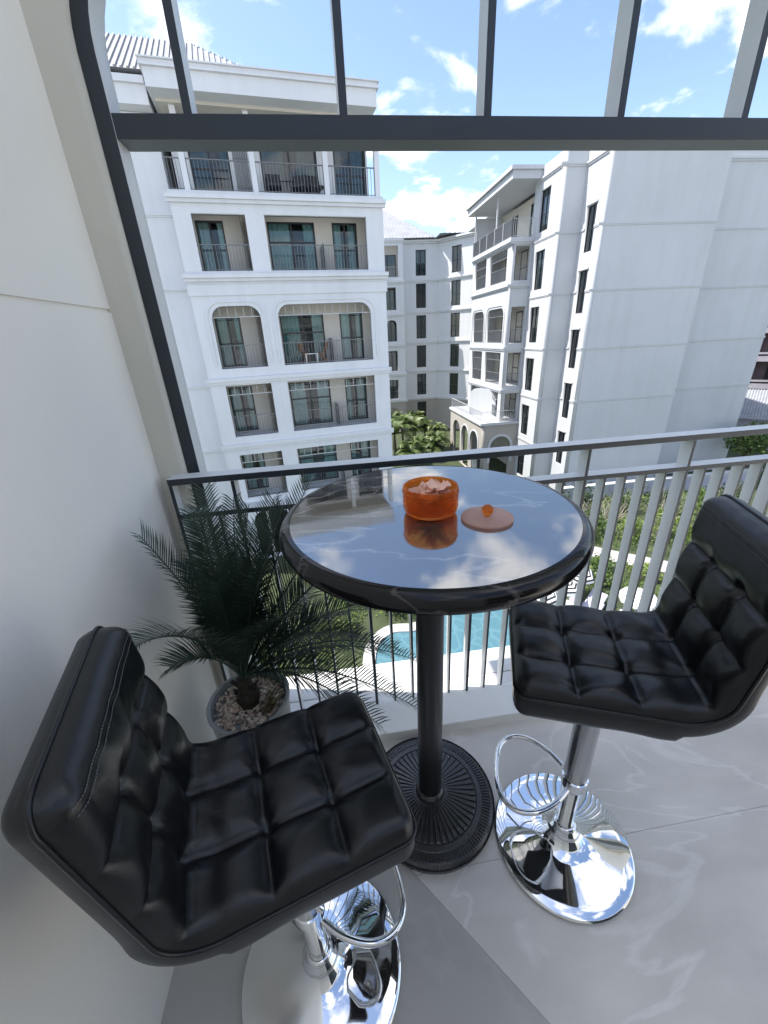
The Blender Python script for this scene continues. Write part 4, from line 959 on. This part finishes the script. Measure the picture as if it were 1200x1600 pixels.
for i in range(n * 4 + 1):
    x = 16.4 * i / (n * 4) - 0.2; dz = 0.05 * math.sin(i * math.pi / 2); vs += [(x, 0, -6.7 + dz), (x, 5.9, -4.9 + dz)]
for i in range(n * 4): fs.append((2 * i, 2 * i + 2, 2 * i + 3, 2 * i + 1))
mb.add(vs, fs).build('corrugated_roof', M['roof'], sh)
MB(FS).tube([(6.0, 0.5, -6.6), (6.0, 0.5, -4.2)], 0.05, 8).build('pole', M['rail_white'], sh)

# ------------------------------------------------------------------ vegetation helpers
def leaf_cloud(mb, c, rx, ry, rz, n, size, rr, lobes=5):
    cs = [(Vector((rr.uniform(-.55, .55) * rx, rr.uniform(-.55, .55) * ry, rr.uniform(-.45, .55) * rz)), rr.uniform(.35, .6)) for _ in range(lobes)]
    for _ in range(n):
        o, f = rr.choice(cs)
        d = Vector((rr.gauss(0, 1), rr.gauss(0, 1), rr.gauss(0, 1))).normalized() * (rr.random() ** 0.45)
        p = Vector(c) + o + Vector((d.x * rx * f, d.y * ry * f, d.z * rz * f))
        a = Vector((rr.gauss(0, 1), rr.gauss(0, 1), rr.gauss(0, .6))).normalized(); b = a.orthogonal().normalized(); b = (Matrix.Rotation(rr.uniform(0, 6.28), 3, a) @ b)
        s = size * rr.uniform(.6, 1.3)
        mb.add([p - a * s, p + b * s * .45, p + a * s, p - b * s * .45], [(0, 1, 2, 3)])
def shrub(loc, w, h, mat, label, n=420, size=0.09, name='shrub', group='garden shrubs'):
    rr = random.Random(hash((round(loc[0], 2), round(loc[1], 2))) & 0xffff); x, y = loc; t = thing(name, (x, y, G), label, 'shrub', group)
    mb = MB(); leaf_cloud(mb, (x, y, G + h * .58), w, w, h * .5, n, size, rr, 7); mb.build('foliage', mat, t)
    st = MB()
    for k in range(6):
        a = rr.uniform(0, 6.28); st.tube([(x, y, G), (x + .3 * w * math.cos(a), y + .3 * w * math.sin(a), G + h * .5), (x + .55 * w * math.cos(a), y + .55 * w * math.sin(a), G + h * .9)], [0.025, 0.016, 0.006], 5)
    st.build('stem', M['twig'], t); return t
def garden_palm(loc, h, n, L_, label, seed):
    rr = random.Random(seed); x, y = loc; t = thing('garden_palm', (x, y, G), label, 'palm', 'palms in the courtyard')
    top = Vector((x, y, G + h)); MB().tube([(x, y, G), (x + .05, y, G + h * .5), top], [0.13, 0.10, 0.08], 8).build('trunk', M['bark'], t, smooth=True)
    mb = MB()
    for k in range(n):
        az = 2 * math.pi * k / n + rr.uniform(-.3, .3); el = rr.uniform(-0.05, 1.25); l2 = L_ * rr.uniform(.8, 1.1)
        d = Vector((math.cos(az) * math.cos(el), math.sin(az) * math.cos(el), math.sin(el))); tip = top + d * l2 + Vector((0, 0, -0.35 * l2)); ctrl = top + d * l2 * .6 + Vector((0, 0, .25 * l2)); lat = Vector((-math.sin(az), math.cos(az), 0))
        pts = [top * (1 - q) ** 2 + ctrl * 2 * q * (1 - q) + tip * q * q for q in [i / 10 for i in range(11)]]
        mb.tube(pts, [0.02 - .0015 * i for i in range(11)], 4)
        for i in range(1, 11):
            for f in (0.0, 0.5):
                p = pts[i - 1].lerp(pts[i], f); tan = (pts[i] - pts[i - 1]).normalized(); ll = 0.42 * l2 * (0.5 + 0.5 * math.sin(math.pi * (i + f) / 11.5))
                for sg in (-1, 1):
                    e = p + (lat * sg * .75 + tan * .6 + Vector((0, 0, -.25))).normalized() * ll; w = tan * 0.045
                    mb.add([p - w * .6, p + w * .6, p.lerp(e, .5) + w, e, p.lerp(e, .5) - w], [(0, 1, 2, 3, 4)])
    mb.build('crown', M['leaf_palm'], t); return t
where = ['leftmost palm by the left building', 'tall palm left of centre in the courtyard', 'palm in front of the tall green ground-floor window', 'low palm in the front of the courtyard clump', 'palm right of centre in the courtyard clump', 'rightmost palm beside the arcade', 'small palm at the back of the courtyard clump', 'bushy palm in the middle of the courtyard clump', 'drooping palm at the front right of the clump', 'palm closest to the arcade arches', 'tallest palm at the back left of the courtyard']
for i, (x, y, h, n, L_) in enumerate([(5.6, 36.5, 2.3, 14, 1.7), (6.6, 38.0, 2.6, 15, 1.7), (7.8, 38.5, 2.3, 14, 1.6), (6.6, 34.0, 1.1, 14, 1.6), (9.0, 38.5, 2.2, 14, 1.6), (9.9, 38.0, 2.0, 13, 1.4), (8.6, 41.5, 2.4, 13, 1.6), (7.6, 35.0, 1.3, 15, 1.6), (8.8, 35.0, 1.2, 14, 1.5), (9.6, 36.0, 1.6, 14, 1.4), (6.0, 39.5, 3.0, 14, 1.6)]):
    garden_palm((x, y), h, n, L_, where[i], 90 + i)

def tree(loc, h, r, mat, label, n=2600, size=0.13):
    rr = random.Random(int(loc[0] * 31 + loc[1] * 7)); x, y = loc; t = thing('tree', (x, y, G), label, 'tree')
    tk = MB().tube([(x, y, G), (x + .1, y, G + h * .3), (x, y + .1, G + h * .62)], [0.20, 0.15, 0.09], 8)
    for k in range(6):
        a = 6.28 * k / 6 + rr.uniform(-.3, .3); tk.tube([(x, y, G + h * (.3 + .04 * k)), (x + r * .4 * math.cos(a), y + r * .4 * math.sin(a), G + h * .62), (x + r * .75 * math.cos(a), y + r * .75 * math.sin(a), G + h * (.75 + .03 * k))], [0.08, 0.05, 0.015], 6)
    tk.build('trunk', M['bark'], t, smooth=True)
    mb = MB(); leaf_cloud(mb, (x, y, G + h * .7), r, r, h * .34, n, size, rr, 16); mb.build('crown', mat, t); return t
tree((29.0, 23.6), 4.0, 1.9, M['leaf_a'], 'leafy green tree beyond the railing at the right edge')

# ------------------------------------------------------------------ pool, deck, path
def sheet(name, poly, z, mat, kind='structure', thick=0.0):
    n = len(poly); mb = MB()
    if thick: mb.add([(x, y, z) for x, y in poly] + [(x, y, z - thick) for x, y in poly], [tuple(range(n))] + [(i, i + n, (i + 1) % n + n, (i + 1) % n) for i in range(n)])
    else: mb.add([(x, y, z) for x, y in poly], [tuple(range(n))])
    o = mb.build(name, mat); o['kind'] = kind; return o
def smooth_poly(ps, k=6):
    out = []; n = len(ps)
    for i in range(n):
        p0, p1, p2, p3 = [Vector(ps[(i + d) % n]) for d in (-1, 0, 1, 2)]
        for q in range(k):
            t = q / k; v = 0.5 * ((2 * p1) + (p2 - p0) * t + (2 * p0 - 5 * p1 + 4 * p2 - p3) * t * t + (3 * p1 - p0 - 3 * p2 + p3) * t ** 3); out.append((v.x, v.y))
    return out
pool = smooth_poly([(1.0, 4.2), (3.0, 3.5), (6.5, 4.5), (7.4, 8.0), (6.9, 11.5), (5.6, 14.0), (4.7, 15.0), (4.1, 13.8), (3.5, 12.5), (2.4, 12.0), (1.4, 12.0), (0.7, 11.0), (0.5, 8.0), (0.6, 5.6)])
def offset(poly, d):
    c = Vector((sum(p[0] for p in poly) / len(poly), sum(p[1] for p in poly) / len(poly))); out = []
    for i, p in enumerate(poly):
        a, b_ = Vector(poly[i - 1]), Vector(poly[(i + 1) % len(poly)]); t = (b_ - a).normalized(); nn = Vector((t.y, -t.x)); out.append((p[0] + nn.x * d, p[1] + nn.y * d))
    return out
MB  # pool edge is a raised ring, the water lies inside it
sheet('pool_water', pool, G + 0.10, M['water'])
po_ = offset(pool, 0.45); n = len(pool)
ring = MB().add([(x, y, G + 0.16) for x, y in pool] + [(x, y, G + 0.16) for x, y in po_] + [(x, y, G + 0.02) for x, y in pool] + [(x, y, G) for x, y in po_],
                [(i, i + n, (i + 1) % n + n, (i + 1) % n) for i in range(n)] + [(i, (i + 1) % n, (i + 1) % n + 2 * n, i + 2 * n) for i in range(n)] + [(i + n, i + 3 * n, (i + 1) % n + 3 * n, (i + 1) % n + n) for i in range(n)])
ring.build('pool_edge', M['deck'])['kind'] = 'structure'
sheet('pool_deck', [(7.2, 1.6), (11.0, 1.6), (10.4, 9.6), (9.9, 12.0), (9.0, 13.0), (7.4, 13.4), (6.6, 13.0), (7.6, 11.2), (8.2, 8.0), (7.9, 5.0)], G + 0.03, M['deck'])
sheet('garden_path', smooth_poly([(11.2, 16.6), (12.6, 15.5), (14.3, 14.1), (16.2, 12.4), (19.0, 10.5), (19.6, 11.6), (17.0, 13.5), (15.2, 14.9), (13.5, 16.3), (12.0, 17.6)]), G + 0.034, M['path'])
gw = thing('garden_wall', (22, 22.6, G), 'low pale garden wall with bluish panels behind the shrubs', 'wall')
MB().box(14.2, 29.0, 22.4, 22.65, G, G + 1.0).build('wall', M['stucco_right'], gw)
MB().box(14.1, 29.1, 22.33, 22.72, G + 1.0, G + 1.1).build('coping', S_, gw)
for k in range(5): MB().box(15.0 + 2.8 * k, 17.2 + 2.8 * k, 22.36, 22.398, G + 0.15, G + 0.85).build('panel', M['fabric_lilac'], gw)

# ------------------------------------------------------------------ shrubs: pool border and the beds right of it
sp = [((6.2, 35.2), 1.0, 1.5, 'leaf_c', 'dark undergrowth at the left foot of the courtyard palms'), ((7.4, 36.8), 1.1, 1.7, 'leaf_a', 'green undergrowth in the middle of the courtyard palms'), ((8.9, 36.9), 1.1, 1.6, 'leaf_c', 'dark undergrowth between the palms and arcade'), ((9.9, 36.2), 0.9, 1.5, 'leaf_c', 'dark undergrowth touching the arcade corner'),
      ((2.5, 13.4), .75, 1.1, 'leaf_a', 'round green shrub at the pool edge left of the table column'), ((3.35, 13.9), .65, .9, 'leaf_b', 'yellow-green shrub at the pool edge nearest the table column'),
      ((1.4, 13.6), .9, 1.2, 'leaf_c', 'dark shrub behind the pool at the left'), ((4.5, 16.3), .9, 1.3, 'leaf_a', 'green shrub just right of the table column beyond the pool'), ((2.8, 15.2), 1.1, 1.4, 'leaf_c', 'dark green shrub behind the pool border'), ((5.9, 16.6), 1.0, 1.3, 'leaf_a', 'bushy shrub beyond the curved end of the pool'),
      ((11.3, 18.2), 1.0, 1.3, 'leaf_c', 'dark shrub right behind the table edge by the path'), ((12.6, 19.2), 1.1, 1.4, 'leaf_a', 'leafy shrub in the bed behind the path, first from the table'), ((14.0, 18.2), 1.0, 1.2, 'leaf_a', 'leafy shrub in the bed behind the path, second from the table'), ((15.2, 17.0), 1.0, 1.3, 'leaf_b', 'yellow-green shrub behind the path with pale twigs'),
      ((16.7, 16.6), 1.1, 1.7, 'leaf_b', 'tall bright yellow-green shrub by the backrest of the right stool'), ((17.9, 15.4), 1.0, 1.4, 'leaf_b', 'bright shrub touching the backrest edge of the right stool'), ((13.2, 20.8), 1.1, 1.7, 'leaf_c', 'dark hedge shrub near the end wall, left end'), ((15.2, 20.8), 1.1, 1.9, 'leaf_c', 'dark hedge shrub with bare twigs before the garden wall'),
      ((17.2, 20.4), 1.1, 1.7, 'leaf_a', 'hedge shrub before the bluish wall panels'), ((19.2, 19.6), 1.2, 1.8, 'leaf_c', 'dark hedge shrub beyond the rightmost bars'), ((21.2, 18.6), 1.2, 2.0, 'leaf_a', 'tall hedge shrub above the right stool'), ((23.5, 19.4), 1.3, 2.2, 'leaf_c', 'dark tall shrub at the right below the tree'),
      ((11.0, 16.9), .6, .8, 'leaf_a', 'small shrub between the path and striped umbrellas'), ((12.0, 14.6), .7, .8, 'leaf_a', 'low shrub in the bed in front of the path'), ((13.3, 13.6), .7, .8, 'leaf_b', 'low yellow shrub beside the white parasol'), ((11.2, 13.4), .6, .7, 'leaf_a', 'low shrub between the umbrellas and white parasol'), ((14.4, 12.4), .7, .9, 'leaf_a', 'shrub behind the white parasol at the stool'), ((12.8, 17.4), .7, .9, 'leaf_c', 'small dark shrub on the far side of the path')]
for (p, w, h, mt, lab) in sp: shrub(p, w, h, M[mt], lab, 520 if w > .8 else 380, 0.085)
for i, (x, y) in enumerate([(13.9, 20.0), (16.0, 19.2), (14.9, 19.0), (18.2, 18.4)]):
    rr = random.Random(i + 5); t = thing('bare_bush', (x, y, G), ['bare twiggy bush left of the pale twigs in the bed', 'bare twiggy bush beside the tall yellow shrub', 'bare twiggy bush in the middle of the bed', 'bare twiggy bush at the right of the bed'][i], 'bush', 'bare bushes in the bed')
    mb = MB()
    for k in range(34):
        a, e = rr.uniform(0, 6.28), rr.uniform(.5, 1.4); L_ = rr.uniform(.8, 1.9); d = Vector((math.cos(a) * math.cos(e), math.sin(a) * math.cos(e), math.sin(e))); p = Vector((x, y, G))
        md = p + d * L_ * .5 + Vector((rr.uniform(-.15, .15), rr.uniform(-.15, .15), 0)); mb.tube([p, md, p + d * L_ + Vector((rr.uniform(-.3, .3), rr.uniform(-.3, .3), .1))], [0.018, 0.012, 0.005], 4)
    mb.build('twigs', M['twig'], t)

# low planting that fills the beds between the shrubs
def inside(x, y, poly):
    c = False; j = len(poly) - 1
    for i in range(len(poly)):
        (xi, yi), (xj, yj) = poly[i], poly[j]
        if (yi > y) != (yj > y) and x < (xj - xi) * (y - yi) / (yj - yi) + xi: c = not c
        j = i
    return c
path_poly = [(11.2, 16.6), (12.6, 15.5), (14.3, 14.1), (16.2, 12.4), (19.0, 10.5), (19.6, 11.6), (17.0, 13.5), (15.2, 14.9), (13.5, 16.3), (12.0, 17.6)]
rr = random.Random(21); gc = [MB(), MB(), MB()]; cnt = 0
clumps = [(rr.uniform(9.6, 24), rr.uniform(10.5, 22.2), rr.uniform(.25, .55), rr.choice((0, 0, 1, 2))) for _ in range(420)]
clumps += [(rr.uniform(-6, 0.0), rr.uniform(5.5, 13.5), rr.uniform(.25, .5), rr.choice((0, 1, 2))) for _ in range(150)] + [(rr.uniform(-1.0, 3.4), rr.uniform(13.0, 16.0), rr.uniform(.25, .5), rr.choice((0, 1, 2))) for _ in range(60)] + [(rr.uniform(3.0, 9.5), rr.uniform(16.0, 22.0), rr.uniform(.3, .55), rr.choice((0, 0, 2))) for _ in range(140)]
for (cx_, cy_, cr_, k) in clumps:
    if inside(cx_, cy_, path_poly) or (9.0 < cx_ < 10.6 and cy_ < 12.6): continue
    for _ in range(44):
        a_, q_ = rr.uniform(0, 6.283), cr_ * math.sqrt(rr.random()); x, y = cx_ + q_ * math.cos(a_), cy_ + q_ * math.sin(a_)
        if inside(x, y, path_poly): continue
        h = (1 - (q_ / cr_) ** 2) * cr_ * .9; p = Vector((x, y, G + rr.uniform(.03, .08 + h))); t_ = Vector((rr.gauss(0, 1), rr.gauss(0, 1), rr.uniform(.2, 1.2))).normalized(); b_ = t_.orthogonal().normalized(); sz = rr.uniform(.05, .11)
        gc[k].add([p - t_ * sz * .3, p + b_ * sz * .35, p + t_ * sz, p - b_ * sz * .35], [(0, 1, 2, 3)])
for k, nm in enumerate(('leaf_a', 'leaf_b', 'leaf_c')):
    tag(gc[k].build('ground_cover', M[nm]), ['mid green low planting in the garden bed', 'yellow-green low planting in the garden bed', 'dark low planting in the garden bed'][k], 'planting', kind='stuff')

# ------------------------------------------------------------------ parasols and loungers
def parasol(loc, r, h, mat, label, name='parasol', n=6, rot=0.0, tilt=0.0):
    x, y = loc; t = thing(name, (x, y, G), label, 'parasol', 'striped parasols' if mat == 'stripes' else None)
    Rm = Matrix.Translation((x, y, G + h)) @ Matrix.Rotation(tilt, 4, 'X') @ Matrix.Rotation(rot, 4, 'Z')
    vs, fs, uv = [], [], []
    rings_ = [0.001, 0.35, 0.7, 1.0]
    for q in rings_:
        for k in range(n):
            a = 2 * math.pi * k / n; vs.append(Rm @ Vector((r * q * math.cos(a), r * q * math.sin(a), -0.30 * r * q * q - 0.12 * r * q)))
    for i in range(3):
        for k in range(n): fs.append((i * n + k, (i + 1) * n + k, (i + 1) * n + (k + 1) % n, i * n + (k + 1) % n))
    vv = [Rm @ Vector((r * math.cos(2 * math.pi * k / n), r * math.sin(2 * math.pi * k / n), -0.42 * r - 0.12)) for k in range(n)]
    b0 = len(vs); vs += vv
    for k in range(n): fs.append((3 * n + k, b0 + k, b0 + (k + 1) % n, 3 * n + (k + 1) % n))
    c = MB().add(vs, fs).build('canopy', M[mat], t)
    lay = c.data.uv_layers.new(name='stripes'); vq = [q for q in rings_ for _ in range(n)] + [1.08] * n
    for lp in c.data.loops: lay.data[lp.index].uv = (0.5, vq[lp.vertex_index])
    MB().tube([(x, y, G), (x, y, G + h - 0.01)], 0.022, 8).build('pole', M['rail_white'], t, smooth=True)
    MB().lathe([(0.0, G + 0.031), (0.24, G + 0.031), (0.22, G + 0.09), (0.0, G + 0.10)], 20, x, y).build('foot', M['old_slab'], t)
    mb = MB()
    for k in range(n):
        a = 2 * math.pi * k / n; mb.tube([Rm @ Vector((0, 0, -0.02)), Rm @ Vector((r * math.cos(a), r * math.sin(a), -0.43 * r))], 0.008, 4)
    mb.build('ribs', M['black_metal'], t); return t
parasol((7.35, 11.65), 0.64, 1.62, 'stripes', 'striped black and white parasol nearest the table column', rot=0.3, tilt=0.15)
parasol((8.45, 12.05), 0.64, 1.60, 'stripes', 'striped black and white parasol in the middle of the three', rot=0.9, tilt=-0.1)
parasol((9.50, 12.70), 0.64, 1.62, 'stripes', 'striped black and white parasol farthest from the table column', rot=0.1, tilt=0.2)
parasol((10.70, 10.85), 0.68, 1.62, 'white_plastic', 'plain white parasol seen between the bars above the right stool', n=8)
for i, (x, y, a, lab) in enumerate([(8.9, 11.2, 0.5, 'lilac sun lounger below the striped parasols'), (9.4, 11.7, 0.5, 'lilac sun lounger beside the striped parasol farthest from the table'), (9.6, 10.3, 0.5, 'lilac sun lounger nearest the right stool')]):
    t = thing('sun_lounger', (x, y, G + 0.03), lab, 'lounger', 'sun loungers by the pool'); F = frame(x, y, math.degrees(a), G + 0.031)
    MB(F).box(-0.95, 0.35, -0.32, 0.32, 0.28, 0.38).build('mattress', M['fabric_lilac'], t, bevel=0.03)
    MB(F @ Matrix.Translation((0.36, 0, 0.30)) @ Matrix.Rotation(-0.7, 4, 'Y')).box(0, 0.65, -0.32, 0.32, 0, 0.09).build('backrest', M['fabric_lilac'], t, bevel=0.03)
    for sx in (-0.85, 0.3):
        for sy in (-0.28, 0.28): MB(F).tube([(sx, sy, 0), (sx, sy, 0.279)], 0.022, 6).build('leg', M['rail_white'], t)
